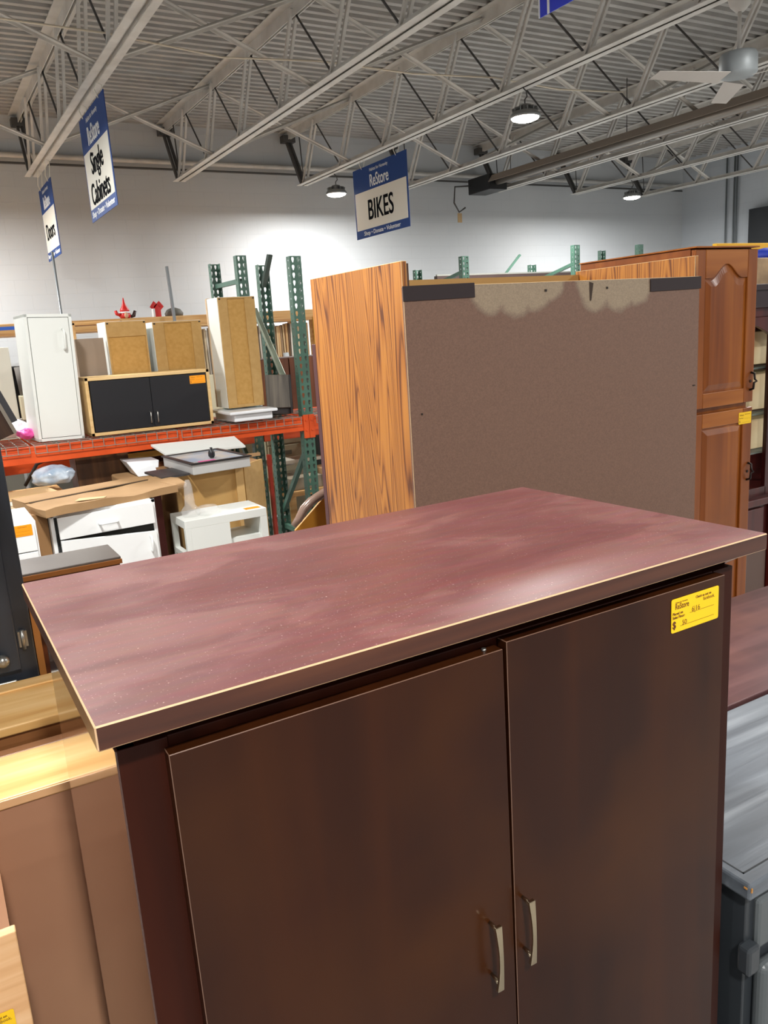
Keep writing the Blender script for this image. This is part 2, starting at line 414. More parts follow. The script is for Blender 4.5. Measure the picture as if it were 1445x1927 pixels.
link('pole', MB().tube([(0, 0, 0), (0, 0, 2.79)], .014, 8), greyp, t2); link('base', MB().lathe([(.15, 0), (.15, .02), (.03, .04)], n=20), dark_steel, t2)
# ------------------------------------------------------------------ pallet racks
green = M('rack green enamel', '47695a', .4, c2='3c5c4e', scale=6)
orange = M('rack orange enamel', 'd9531e', .4, c2='c74817', scale=7)
wire_m = M('galvanised wire', '9a958c', .4, metal=.5)
def plate(bm, org, ux, uz, w, h, cols, pitch, hw, hh, drop=True):
    """plate with rows of teardrop holes; org lower corner, ux, uz unit vectors"""
    org, ux, uz = Vector(org), Vector(ux), Vector(uz); cw = w / cols; rows = int(h / pitch)
    for c in range(cols):
        for r in range(rows):
            cx, cz = (c + .5) * cw, (r + .5) * pitch
            out = [(-1,-1),(0,-1),(1,-1),(1,0),(1,1),(0,1),(-1,1),(-1,0)]
            if drop: inn = [(-.35,-.8),(0,-1),(.35,-.8),(.85,.2),(.7,.85),(0,1),(-.7,.85),(-.85,.2)]
            else: inn = [(-.7,-.7),(0,-1),(.7,-.7),(1,0),(.7,.7),(0,1),(-.7,.7),(-1,0)]
            ov = [bm.verts.new(org + ux * (cx + a * cw / 2) + uz * (cz + b * pitch / 2)) for a, b in out]
            iv = [bm.verts.new(org + ux * (cx + a * hw / 2) + uz * (cz + b * hh / 2)) for a, b in inn]
            for k in range(8): bm.faces.new((ov[k], ov[(k + 1) % 8], iv[(k + 1) % 8], iv[k]))
def post_obj(h, parent, w=.082, d=.06):
    mb = MB()
    plate(mb.bm, (0, 0, 0), (1, 0, 0), (0, 0, 1), w, h, 2, .0508, .023, .036)
    plate(mb.bm, (0, 0, 0), (0, 1, 0), (0, 0, 1), d, h, 1, .0508, .013, .016, False)
    plate(mb.bm, (w, 0, 0), (0, 1, 0), (0, 0, 1), d, h, 1, .0508, .013, .016, False)
    bmesh.ops.remove_doubles(mb.bm, verts=mb.bm.verts[:], dist=.0004)
    mb.box(-.01, w + .01, -.01, d + .02, 0, .006)
    return link('post', mb, green, parent, solid=.003)
def copy_to(o, loc, rz=0, parent=None):
    c = o.copy(); COL.objects.link(c); c.location = loc; c.rotation_euler = (0, 0, rz)
    if parent: c.parent = parent
    return c
def frame_braces(t, x, ya, yb, zs):
    for k, (za, zb_) in enumerate(zs):
        link('brace', MB().bar((x, ya, za), (x, yb, zb_), .03, .035), green, t)

ZDK = 1.105
def beam(t, xa, xb, y, z=1.10, h=.105, br=True):
    mb = MB(); mb.box(xa, xb, y, y + .045, z - h + .004, z - .028).box(xa, xb, y + .002, y + .025, z - .028, z)
    b = link('shelf_beam', mb, orange, t, bevel=.003)
    if br:
        for x in (xa - .0405, xb):
            q = MB().box(x, x + .0405, y - .004, y + .006, z - h - .05, z + .01)
            for zz in (z - .03, z - .10): q.obox((x + .020, y - .006, zz), (1,0,0), (0,1,0), (0,0,1), .006, .003, .006)
            link('beam_bracket', q, orange, b, bevel=.001)
    return b
PX = 2.318
rk = thing('pallet_rack', 'green and orange pallet rack holding the white and black cabinets', 'shelving', (0, 0, 0), group='warehouse pallet racks')
p1 = post_obj(2.235, rk); p1.location = (PX, 5.2, 0)
copy_to(p1, (PX + .082, 5.83, 0), PI, rk)
copy_to(p1, (-.52, 5.2, 0), 0, rk); copy_to(p1, (-.438, 5.83, 0), PI, rk)
frame_braces(rk, PX + .04, 5.26, 5.77, [(.20, .20), (.86, .34)])
frame_braces(rk, -.48, 5.26, 5.77, [(.30, .30), (.35, .95), (1.9, 1.45)])
beam(rk, -.438, PX, 5.19); beam(rk, PX + .084, 5.1, 5.19); beam(rk, -.438, PX, 5.79, br=False); beam(rk, PX + .085, 5.1, 5.79, br=False)
rk.rotation_euler = (0, .006, 0); rk.location.z = .008
def wire_deck(xa, xb, lab):
    mb = MB(); n = int((xb - xa) / .062); r = .0045
    for k in range(n + 1):
        x = xa + (xb - xa) * k / n
        mb.bar((x, 5.17, 0), (x, 5.84, 0), r, r); mb.bar((x, 5.17, 0), (x, 5.17, -.045), r, r)
    for y in (5.17, 5.26, 5.36, 5.46, 5.56, 5.66, 5.76, 5.84): mb.bar((xa, y, .003), (xb, y, .003), r, r)
    mb.bar((xa, 5.168, -.045), (xb, 5.168, -.045), r, r)
    for k in range(3):
        x = xa + (xb - xa) * (k + .5) / 3; mb.box(x - .02, x + .02, 5.22, 5.79, -.012, -.006)
    tag(link('wire_deck', mb, wire_m), lab, 'shelf', 'wire mesh decks on the orange beams', loc=(0, 0, ZDK + .012 - .006 * (xa + xb) / 2 ), rot=(0, .006, 0))
# decks sit on the slightly sloping beams
for o_, (xa, xb, lab) in enumerate(((-.43, .53, 'wire mesh deck under the leaning dark board, left end of the rack'), (.56, 1.42, 'wire mesh deck under the white cabinet and black doors'), (1.45, 2.30, 'wire mesh deck under the white sink, left of the green post'), (2.42, 3.3, 'wire mesh deck just right of the tall green post'))):
    wire_deck(xa, xb, lab)
def deck_z(x): return 1.125 - .006 * x

rk2 = thing('pallet_rack', 'second green pallet rack standing back to back behind the first', 'shelving', (0, 0, 0), group='warehouse pallet racks')
q = post_obj(2.33, rk2); q.location = (PX, 6.18, 0)
copy_to(q, (PX + .082, 6.86, 0), PI, rk2); copy_to(q, (-.52, 6.18, 0), 0, rk2); copy_to(q, (-.438, 6.86, 0), PI, rk2)
frame_braces(rk2, PX + .04, 6.24, 6.80, [(.3, .3), (.4, 1.0), (1.2, 1.2), (2.1, 2.1)])
beam(rk2, -.438, PX, 6.17, .92, br=False); beam(rk2, -.438, PX, 6.82, .92, br=False); beam(rk2, PX + .085, 5.1, 6.17, .92, br=False); beam(rk2, PX + .085, 5.1, 6.82, .92, br=False)
tag(link('shelf_board', MB().box(-.43, 2.31, 6.2, 6.84, 0, .018), M('particle board', 'b59c74', .7, c2='a98f66', scale=30), bevel=.002), 'particle board shelf on the second rack, left bay', 'shelf', loc=(0, 0, .922))
tag(link('shelf_board', MB().box(2.41, 5.08, 6.2, 6.84, 0, .018), MATS['particle board'], bevel=.002), 'particle board shelf on the second rack, right bay', 'shelf', loc=(0, 0, .922))
# loose brace leaning on the rack
tag(link('steel_brace', MB().bar((2.26, 5.75, 1.86), (2.27, 5.3, 1.32), .035, .03), M('pale steel channel', '8d9684', .35, metal=.5), bevel=.003), 'pale steel channel leaning diagonally between the two green posts', 'bar')
tag(link('steel_brace', MB().bar((2.36, 5.78, 2.02), (2.40, 5.70, 2.24), .045, .02), M('dark green steel', '2c3c33', .4)), 'short dark green bar sticking up from the rear green post', 'bar')
# racks at the back right
def back_rack(x, y, h, lab, depth=.75, h2=None):
    t = thing('pallet_rack', lab, 'shelving', (x, y, 0), group='warehouse pallet racks')
    a = post_obj(h, t); b = copy_to(a, (.082, depth, 0), PI, t)
    b.scale.z = (h2 or h) / h
    frame_braces(t, .04, .06, depth - .06, [(.3, .3), (.5, 1.2), (h - .2, h - .35)])
    return t
t = back_rack(5.06, 7.0, 2.385, 'green pallet rack posts at the back, left above the brown panel', .95, 2.33)
t3 = back_rack(6.60, 7.0, 2.44, 'tallest green rack posts at the back, above the middle of the brown panel', .8, 2.30)
t3 = back_rack(8.10, 7.45, 2.50, 'pale green rack post farthest right, above the tall wooden cabinet', .7, 2.50)
mb = MB().box(0, 3.2, 0, .06, 2.13, 2.19)
dbeam = M('dark rack beam', '3e2f2c', .5)
bb = thing('rack_beam', 'dark beam spanning the rack posts at the back, above the brown panel', 'beam', (5.15, 7.6, 0))
link('beam', mb, dbeam, bb); link('top_edge', MB().box(0, 3.2, 0, .03, 2.19, 2.205), M('pale rail', '9a9a92', .4, metal=.4), bb)
tag(link('steel_brace', MB().bar((6.05, 7.7, 2.08), (6.32, 7.6, 2.40), .05, .02), green), 'green bar leaning up between the back rack posts', 'bar')

# ------------------------------------------------------------------ lumber rack along the back wall
pine = WOOD('pine lumber', 'b8834a', 'cf9f63', 'dcb57f', 'x', 4, .6)
lr = thing('lumber_rack', 'long pine timber rack along the back wall', 'shelving', (0, 10.55, 0))
for xa, xb in ((-1.5, 1.55), (1.62, 5.2)):
    link('top_beam', MB().box(xa, xb, 0, .04, 1.885, 2.0), pine, lr, bevel=.004)
link('shelf_board', MB().box(-1.5, 5.2, 0, .9, 1.86, 1.884), pine, lr)
link('shelf_board', MB().box(-1.5, 5.2, 0.1, .9, .55, .575), pine, lr)
for x in (-1.4, .2, 1.58, 3.3, 5.0, 5.2):
    link('upright', MB().box(x, x + .04, .04, .13, 0, 1.86), pine, lr); link('upright', MB().box(x, x + .04, .8, .89, 0, 1.86), pine, lr)
link('masking_tape', MB().box(.97, 1.20, -.003, 0, 1.93, 1.97), M('blue tape', '2b5fc0', .6), lr)
strip_cols = ['cfa876', 'b98d5c', 'e9e4d8', '8f7358', 'd8bb8e', 'a58a6c', 'c9c0b2', 'e0d0b0', '6e543e']
random.seed(3)
for k in range(46):
    x = 3.42 + k * .0365; c = strip_cols[random.randrange(len(strip_cols))]; wdt = random.uniform(.016, .03)
    h = random.uniform(1.22, 1.27); ln = random.uniform(-.02, .02)
    nm = {'cfa876': 'tan', 'b98d5c': 'brown', 'e9e4d8': 'white', '8f7358': 'umber', 'd8bb8e': 'light pine', 'a58a6c': 'taupe', 'c9c0b2': 'grey', 'e0d0b0': 'cream', '6e543e': 'dark brown'}[c]
    tag(link('trim_board', MB().obox((x, 10.95, .575 + h / 2), (1, 0, ln), (0, 1, 0), (-ln, 0, 1), wdt / 2, .05, h / 2), M('trim ' + c, c, .6)),
        'narrow wooden trim strip stood on end in the lumber rack', 'trim strip', 'trim strips stood upright in the lumber rack')
random.seed(5)
tint = ['f2f1ee', 'efe9dc', '241f1e', 'e8e4dc', 'd9b77a', 'f0efec', 'd6dde2']
tl = ['white', 'cream', 'black', 'off white', 'golden', 'bright white', 'pale blue']
for k, (x, h) in enumerate(((3.76, 1.05), (3.86, .98), (3.95, .9), (4.05, .93), (4.16, 1.0), (4.24, .92), (4.72, .85))):
    tag(link('paper_roll', MB().tube([(x, 10.72, .577), (x - .10, 10.72, .577 + h)], .042, 12), M('roll ' + tint[k], tint[k], .6)), f'{tl[k]} rolled blind leaning in front of the trim strips', 'roll', 'rolls leaning before the trim strips')
M('gold card', 'd9a94c', .7)
link('end_board', MB().box(5.0, 5.2, -.02, -.001, 1.25, 1.90), MATS['gold card'], lr)
# small ornaments on top of the lumber rack
red = M('red paint', 'c8201c', .4); skin = M('skin tone', 'c99a7a', .6)
g = thing('gnome_figure', 'red gnome ornament with pointed hat on top of the lumber rack', 'ornament', (2.44, 10.62, 2.0)); g.scale = (.62, .62, .55)
link('hat', MB().lathe([(.10, .14), (.09, .2), (.05, .27), (.025, .36), (.006, .46)], n=16), red, g)
link('hat_band', MB().lathe([(.105, .115), (.105, .15)], n=16), whitei, g)
link('body', MB().lathe([(.09, 0), (.12, .04), (.11, .1), (.08, .14)], n=16), red, g)
link('beard', MB().lathe([(.02, 0), (.05, .05), (.04, .1), (.02, .13)], (0, -.09, 0), n=12), skin, g)
link('arm', MB().tube([(-.1, -.02, .08), (-.17, -.04, .10), (-.19, -.04, .18)], [.04, .035, .03], 8), red, g)
link('boot', MB().tube([(.1, -.02, .04), (.16, -.04, .05), (.2, -.04, .16)], [.04, .04, .03], 8), M('dark brown paint', '3a2420', .5), g)
bh = thing('birdhouse', 'small red birdhouse with white edge on top of the lumber rack', 'birdhouse', (2.86, 10.62, 2.0)); bh.scale = (.62, .62, .70)
link('walls', MB().prism([(-.06, 0, 0), (.06, 0, 0), (.06, 0, .15), (0, 0, .22), (-.06, 0, .15)], (0, .12, 0)), red, bh)
link('roof', MB().bar((-.085, .06, .13), (.005, .06, .235), .16, .012, (0, 1, 0)).bar((.085, .06, .13), (-.005, .06, .235), .16, .012, (0, 1, 0)), red, bh)
link('side_board', MB().box(-.10, -.062, 0, .12, 0, .15), whitei, bh)
tag(link('round_basket', MB().lathe([(.14, 0), (.15, .05), (.11, .11), (.03, .14)], n=18), M('dark grey green', '5a5850', .7)), 'dark round dome at the right end of the shelf beside the grey pole', 'basket', loc=(3.10, 10.75, 2.0)).scale = (.8, .8, .8)
tag(link('grey_pole', MB().bar((3.06, 10.4, 0.0), (2.975, 10.4, 2.6), .045, .03), greyp), 'slanting square grey pole rising left of the green posts', 'pole')
tag(link('wooden_crate', MB().box(0, .02, 0, .3, 0, .30).box(.34, .36, 0, .3, 0, .30).box(0, .36, 0, .3, .28, .30).box(0, .36, 0, .3, 0, .02).box(0, .36, 0, .3, .14, .16), pine, bevel=.003), 'open pine crate between the white cabinet and the fibreboard backs', 'crate', loc=(1.06, 6.3, 1.545))
tag(link('grey_bin', MB().box(0, .4, 0, .4, 0, .60), M('brown grey card', '8f7f70', .7)), 'brown storage box under the pine crate', 'box', loc=(1.05, 6.25, .94))

# ------------------------------------------------------------------ things on the front rack deck
mel_w = M('white melamine', 'dcdfda', .4); mel_edge = M('cream edge band', 'dcdcc8', .5)
mdf = M('fibreboard', 'b08d55', .75, c2='a8844c', scale=30); mdf_d = M('fibreboard recess', 'a9803f', .8, c2='b48b4b', scale=40); mdf_edge = M('fibreboard edge', '6d5230', .8)
def handle_d(parent, p, q, out, r=.006, m=mel_w, nm='handle'):
    p, q, out = Vector(p), Vector(q), Vector(out)
    return link(nm, MB().tube([p, p + out * .8 + (q - p) * .03, p + out + (q - p) * .1, q + out - (q - p) * .1, q + out * .8 - (q - p) * .03, q], r, 8), m, parent)
def sticker(parent, o, xd, up, w, h, col='yellow', full=False):
    """price sticker lying on a face"""
    o, xd, up = Vector(o), Vector(xd).normalized(), Vector(up).normalized(); n = xd.cross(up)
    sm = M('yellow sticker', 'f5c400', .45) if col == 'yellow' else M('orange sticker', 'f59a12', .45)
    mb = MB(); r = h * .06; pts = []
    for cx, cz, a0 in ((w - r, h - r, 0), (r, h - r, 90), (r, r, 180), (w - r, r, 270)):
        for k in range(4):
            a = math.radians(a0 + k * 30); pts.append(o + xd * (cx + r * math.cos(a)) + up * (cz + r * math.sin(a)) + n * .0002)
    mb.prism(pts, n * .0004)
    s = link('price_sticker', mb, sm, parent)
    brn = M('sticker print', '5a2a08', .6)
    def T(b, u, v, sz, sx=1, **k): return text('print', b, sz * h, brn, s, o + xd * (u * w) + up * (v * h) + n * .0009, xd, up, sx, ext=.00005, **k)
    def lnq(u0, u1, v, nm='rule_line'): return link(nm, MB().obox(o + xd * (w * (u0 + u1) / 2) + up * (h * v) + n * .0008, xd, up, n, w * (u1 - u0) / 2, h * .004, .0001), brn, s)
    if full:
        T('Habitat for Humanity', .075, .855, .062, .95); T('ReStore', .07, .68, .24, .72, bold=.01)
        T('Check us out on', .50, .83, .105, .93, bold=.02); T('facebook.', .66, .70, .15, .85)
        T('Placed on', .02, .52, .115, .95, bold=.02); T('Sales Floor:', .02, .41, .115, .95, bold=.02)
        T('$', .02, .13, .30, .9, bold=.03); lnq(.38, .90, .455); lnq(.18, .90, .155)
        T('6|16', .42, .47, .22, .9); T('50', .22, .17, .20, 1.0)
    else:
        T('ReStore', .08, .70, .2, .8); T('Check us out on', .46, .78, .12, .9); T('Sales Floor:', .04, .46, .13, .9); T('$', .04, .14, .26)
        lnq(.4, .9, .44); lnq(.2, .9, .15)
    return s

# narrow white wall cabinet
t = thing('white_cabinet', 'tall narrow white wall cabinet with one plain door, on the left of the rack', 'cabinet', (.598, 5.25, deck_z(.7)), (0, math.radians(1.8), math.radians(4)), 'cabinets on the rack deck')
cw, ch, cdp = .27, .755, .32
mb = MB(); mb.box(0, .018, 0, cdp, 0, ch).box(cw - .018, cw, 0, cdp, 0, ch).box(0, cw, 0, cdp, 0, .018).box(0, cw, 0, cdp, ch - .018, ch).box(0, cw, cdp - .006, cdp, 0, ch)
link('carcass', mb, mel_w, t, bevel=.0015); d = link('door', MB().box(.021, cw - .021, -.002, .016, .021, ch - .021), mel_w, t, bevel=.0015)
link('gap_shadow_strip', MB().box(.018, cw - .018, .017, .019, .018, ch - .018), M('gap shade', '22221f', .9), t)
handle_d(d, (cw - .06, -.002, ch - .09), (cw - .06, -.002, ch - .21), (0, -.03, 0), .007)
# wide cabinet with black doors
maple = WOOD('maple melamine', 'c9a468', 'd6b47c', 'dfc08c', 'x', 5, .5)
blackd = M('black laminate', '15171c', .45)
t = thing('black_door_cabinet', 'wide low cabinet with two black doors in a pale maple frame', 'cabinet', (.905, 5.24, deck_z(1.3)), (0, .006, 0), 'cabinets on the rack deck')
cw, ch, cdp = .79, .362, .30
mb = MB(); mb.box(0, .02, 0, cdp, 0, ch).box(cw - .02, cw, 0, cdp, 0, ch).box(0, cw, 0, cdp, 0, .02).box(0, cw, 0, cdp, ch - .02, ch).box(0, cw, cdp - .006, cdp, 0, ch)
link('carcass', mb, maple, t, bevel=.0015)
d1 = link('door', MB().box(.026, cw / 2 - .0015, -.002, .018, .024, ch - .024), blackd, t, bevel=.001)
d2 = link('door', MB().box(cw / 2 + .0015, cw - .026, -.002, .018, .024, ch - .024), blackd, t, bevel=.001)
chrome = M('satin chrome', 'b9b5ae', .3, metal=1)
handle_d(d1, (cw / 2 - .022, -.002, .05), (cw / 2 - .022, -.002, .12), (0, -.022, 0), .0035, chrome)
handle_d(d2, (cw / 2 + .022, -.002, .05), (cw / 2 + .022, -.002, .12), (0, -.022, 0), .0035, chrome)
sticker(t, (cw - .135, -.0022, ch - .088), (1, 0, 0), (0, 0, 1), .105, .052, 'orange')
# cabinets turned with their fibreboard backs to the front
def mdf_back(lab, x, y, z, W, H, D, top=.02, side=.02, sideR=.02, bot=.02, rot=0, shell=mel_w):
    t = thing('fibreboard_cabinet', lab, 'cabinet', (x, y, z), rot, 'cabinets on the rack deck')
    mb = MB(); mb.box(0, .016, 0, D, 0, H).box(W - .016, W, 0, D, 0, H).box(.016, W - .016, .0, D, 0, .016).box(.016, W - .016, 0, D, H - .016, H).box(.016, W - .016, .2 * D, D, H * .5, H * .5 + .014)
    link('carcass', mb, shell, t, bevel=.001)
    mb = MB()
    mb.box(0.002, W - .002, -.012, -.002, H - top, H - .002).box(0.002, side, -.012, -.002, 0, H - top).box(W - sideR, W - .002, -.012, -.002, 0, H - top).box(side, W - sideR, -.012, -.002, 0, bot)
    link('back_frame', mb, mdf, t, bevel=.001)
    link('back_panel', MB().box(side, W - sideR, -.006, -.001, bot, H - top), mdf_d, t)
    mb = MB()
    for px_, pz in ((.012, H - .012), (W - .012, H - .012)): mb.obox((px_, -.013, pz), (1, 0, 0), (0, 1, 0), (0, 0, 1), .006, .002, .004)
    link('hanging_hole', mb, black_pl, t)
    return t
mdf_back('fibreboard back of a white cabinet, left of two behind the black doors', 1.14, 5.56, deck_z(1.3), .262, .70, .26, .10, .012, .012)
mdf_back('fibreboard back of a white cabinet, right of two behind the black doors', 1.445, 5.56, deck_z(1.6), .335, .685, .26, .012, .075, .07)
t = mdf_back('tall fibreboard backed cabinet standing on the white sink', 1.825, 5.30, 1.196, .262, .735, .22, .012, .065, .075, rot=(0, 0, 0))
t.rotation_euler = (0, 0, 0)
link('face_frame', MB().box(-.004, .012, .215, .235, 0, .735).box(.25, .262, .215, .235, 0, .735).box(0, .262, .215, .235, .72, .74), WOOD('birch edge', 'b89a78', 'c9ad8c', 'd6bd9c', 'z', 5, .5), t)
tag(link('taupe_panel', MB().box(0, .16, 0, .02, 0, .60).box(-.018, 0, 0, .1, 0, .60), M('taupe board', '8d7c6c', .6)), 'plain taupe panel between white cabinet and first fibreboard back', 'panel', loc=(.965, 5.60, deck_z(1.0)))
# sink
t = thing('white_sink', 'white drop-in sink lying under the tall fibreboard cabinet', 'sink', (1.765, 5.10, deck_z(1.95) + .001), (0, .003, 0)); t.scale = (.94, 1, 1)
sk = M('white enamel', 'e8ebee', .18)
mb = MB(); mb.prism([(.04, .03, 0), (.33, .03, 0), (.345, .4, 0), (.03, .4, 0)], (0, 0, .05)); link('basin', mb, sk, t, bevel=.008, seg=3)
mb = MB(); mb.prism([(0.0, 0, .05), (.36, 0, .05), (.365, .43, .05), (-.005, .43, .05)], (0, 0, .02)); link('rim', mb, sk, t, bevel=.006, seg=3)
# dark slab leaning by the post
t = thing('dark_drawer_box', 'dark grey wooden drawer box leaning beside the tall green post', 'box', (2.09, 5.25, deck_z(2.2) + .022), (math.radians(-8), math.radians(4), math.radians(-4)))
dk = WOOD('dark grey wood', '3d3831', '514a41', '665e52', 'z', 6, .35)
link('front_board', MB().box(0, .17, 0, .02, .04, .27), dk, t, bevel=.003); link('side_board', MB().box(.17, .185, 0, .18, 0, .27), M('very dark wood', '221c1b', .4), t); link('lower_board', MB().box(0.0, .17, .02, .18, -.0, .04), MATS['very dark wood'], t)
# leaning dark board far left on deck
t = thing('dark_shelf_unit', 'dark brown cabinet side leaning at the left end of the rack deck', 'board', (.30, 5.17, 1.137), (0, math.radians(-20), 0))
link('panel', MB().box(0, .17, 0, .14, 0.0, .46), WOOD('espresso wood', '20140e', '2e1e15', '3b281b', 'z', 5, .35), t, bevel=.003)
link('grey_edge', MB().box(.17, .19, -.005, .14, 0, .46), M('grey edge', '6e675c', .5), t); link('black_edge', MB().box(.19, .225, 0, .14, .06, .46), M('charcoal edge', '25262a', .5), t)
# things seen behind, left
tag(link('white_door', MB().box(0, .35, 0, .03, 0, .76), M('ivory panel', 'd4d1c2', .5), bevel=.003), 'ivory cabinet door standing behind the leaning dark board', 'door', loc=(.27, 6.35, .942))
tag(link('beige_box', MB().box(0, .12, 0, .11, 0, .17), M('beige card', 'c6bda0', .6), bevel=.004), 'small beige box beside the white cabinet foot on the second rack', 'box', loc=(.63, 6.22, 1.19))
tag(link('wood_box', MB().box(0, .3, 0, .25, 0, .246), M('mid grey board', '8a8178', .6)), 'grey board box carrying the small beige box', 'box', loc=(.60, 6.22, .942))
bk = thing('dark_cupboard', 'open black and brown cupboard behind the white cabinet on the second rack', 'cupboard', (.60, 6.50, .942))
link('carcass', MB().box(0, .02, 0, .3, 0, .62).box(.26, .28, 0, .3, 0, .62).box(0, .28, .29, .3, 0, .62).box(0, .28, 0, .3, .6, .62), blackd, bk)
link('door', MB().box(.10, .18, -.15, -.13, .27, .66), WOOD('walnut', '3d2115', '553020', '6a3f2a', 'z', 5, .4), bk)
tag(link('grey_roll', MB().tube([(.67, 6.265, 1.362), (.66, 6.28, 1.56)], .032, 14), M('grey felt', '57524d', .8)), 'grey roll standing on the small beige box', 'roll')
# bags
def blob(name, lab, cat, c, r, m, seed=0, amp=.3, parent=None):
    bm = bmesh.new(); bmesh.ops.create_icosphere(bm, subdivisions=4, radius=1); rnd = random.Random(seed)
    from mathutils import noise
    off = Vector((rnd.uniform(0, 50), rnd.uniform(0, 50), rnd.uniform(0, 50)))
    for v in bm.verts:
        k = 1 + amp * noise.noise(v.co * 1.8 + off) + amp * .5 * abs(noise.noise(v.co * 5 + off))
        v.co = Vector((v.co.x * r[0] * k, v.co.y * r[1] * k, max(v.co.z, -.75) * r[2] * k))
    zmin = min(v.co.z for v in bm.verts)
    for v in bm.verts: v.co.z -= zmin
    for f in bm.faces: f.smooth = True
    return tag(link(name, bm, m, parent), lab, cat, loc=c)
bagw = M('white plastic bag', 'e8e4ea', .35)
blob('plastic_bag', 'white plastic bag behind the leaning dark board on the deck', 'bag', (.50, 5.62, 1.13), (.10, .07, .055), bagw, 3)
blob('plastic_bag', 'pink plastic bag beside the white cabinet on the deck', 'bag', (.555, 5.42, 1.13), (.05, .05, .035), M('pink plastic', 'd94f9c', .4), 5)

# brown cabinets on second rack right of the post
walnut2 = WOOD('reddish walnut', '5c3019', '74401f', '8a5129', 'z', 4, .45)
t = thing('brown_cabinet', 'reddish brown cabinet behind the tall green post', 'cabinet', (2.43, 6.3, .942))
link('side_panel', MB().box(.0, .30, 0, .02, 0, .53), walnut2, t); link('front_panel', MB().box(.31, .66, .0, .02, 0, .53), walnut2, t)
link('carcass', MB().box(0, .66, .02, .4, 0, .535), M('dark brown board', '4a2c1d', .6), t, bevel=.002)
tag(link('white_rail', MB().box(0, .03, 0, .05, 0, .32), mel_w), 'short white post left of the reddish brown cabinet', 'post', loc=(2.405, 6.22, .942))
# ------------------------------------------------------------------ things under and before the rack
wm2 = M('white laminate', 'eceeed', .3)
t = thing('white_drawer_cabinet', 'white base cabinet with one drawer and a door, under the flat cardboard box', 'cabinet', (.467, 4.18, 0))
link('carcass', MB().box(0, .018, 0, .5, 0, .868).box(.50, .518, 0, .5, 0, .868).box(0, .518, .49, .5, 0, .868).box(0, .518, 0, .5, .85, .868).box(0, .518, 0.02, .5, .05, .07), wm2, t, bevel=.0015)
link('side_card', MB().box(-.09, -.004, .06, .5, 0, .868), M('brown card', '8d6840', .8), t)
d = link('drawer', MB().obox((.268, -.012, .797), (1, 0, .012), (0, 1, 0), (-.012, 0, 1), .236, .009, .056), wm2, t, bevel=.002)
handle_d(d, (.225, -.02, .79), (.315, -.02, .79), (0, -.03, 0), .006, wm2)
d = link('door', MB().prism([(.034, -.002, .06), (.506, -.002, .06), (.506, -.002, .70), (.034, -.002, .732)], (0, -.018, 0)), wm2, t, bevel=.002)
handle_d(d, (.47, -.02, .68), (.47, -.02, .60), (0, -.03, 0), .006, wm2)
link('inside', MB().box(.03, .50, .01, .03, .70, .76), M('gap shade', '22221f', .9), t)  # dark strip paints the shade in the gap between drawer and door
card = M('cardboard', 'a8855c', .8, c2='9c7a52', scale=5); card_in = M('cardboard shadow', '3a2c1e', .9)
t = thing('cardboard_box', 'flat brown cardboard box lying on the white drawer cabinet', 'box', (.445, 4.10, .869), math.radians(13))
bm = bmesh.new()
def slab_wavy(bm, W, D, H, n=14):
    rnd = random.Random(4); top = []; bot = []
    for i in range(n + 1):
        u = i / n; wob = .008 * math.sin(u * 7) + .004 * math.sin(u * 17)
        top.append([bm.verts.new((u * W, D * j / 4, H + wob * (1 - j / 4) - .006 * math.sin(j * 1.4))) for j in range(5)])
        bot.append([bm.verts.new((u * W, D * j / 4, wob * .4 * (1 - j / 4))) for j in range(5)])
    for i in range(n):
        for j in range(4):
            bm.faces.new((top[i][j], top[i + 1][j], top[i + 1][j + 1], top[i][j + 1])); bm.faces.new((bot[i][j], bot[i][j + 1], bot[i + 1][j + 1], bot[i + 1][j]))
        bm.faces.new((top[i][0], bot[i][0], bot[i + 1][0], top[i + 1][0])); bm.faces.new((top[i][4], top[i + 1][4], bot[i + 1][4], bot[i][4]))
    for i in (0, n):
        for j in range(4): bm.faces.new((top[i][j], top[i][j + 1], bot[i][j + 1], bot[i][j]))
slab_wavy(bm, .71, .46, .038)
link('box_body', bm, card, t)
link('top_flap', MB().prism([(.0, .27, .042), (.70, .31, .042), (.70, .46, .042), (0.0, .46, .042)], (0, 0, .004)), card, t)
link('flap_gap', MB().prism([(.02, .255, .0415), (.69, .295, .0415), (.69, .315, .0415), (0.02, .275, .0415)], (0, 0, .002)), card_in, t)
link('torn_patch', MB().prism([(.17, .06, .044), (.30, .01, .043), (.33, .04, .043), (.22, .12, .043)], (0, 0, .002)), M('torn card', 'cfae82', .9), t)
link('crumpled_end', MB().prism([(.71, .02, .004), (.80, .06, .0), (.83, .20, .01), (.79, .36, .01), (.71, .42, .004)], (0, 0, .035)), card, t, bevel=.012)
t = thing('white_drawer_unit', 'small white drawer unit with an orange price sticker behind the black cupboard', 'drawers', (.05, 3.9, 0))
link('carcass', MB().box(0, .325, 0, .4, 0, .905), wm2, t, bevel=.002)
link('drawer', MB().box(.006, .315, -.016, -.001, .77, .895), wm2, t, bevel=.002); link('drawer', MB().box(.006, .315, -.016, -.001, .62, .765), wm2, t, bevel=.002)
sticker(t, (.195, -.0165, .845), (1, 0, 0), (0, 0, 1), .11, .052, 'orange')
t = thing('white_side_table', 'low white open side unit with orange sticker on top, before the fibreboard cabinet', 'table', (1.125, 4.17, 0))
link('top_board', MB().box(0, .47, 0, .28, .675, .72), mel_w, t, bevel=.002)
link('side_frame', MB().box(0, .03, 0, .03, 0, .675).box(0, .03, .25, .28, 0, .675).box(0, .03, 0.03, .25, .50, .53).box(0, .03, .03, .25, .38, .40), mel_w, t, bevel=.001)
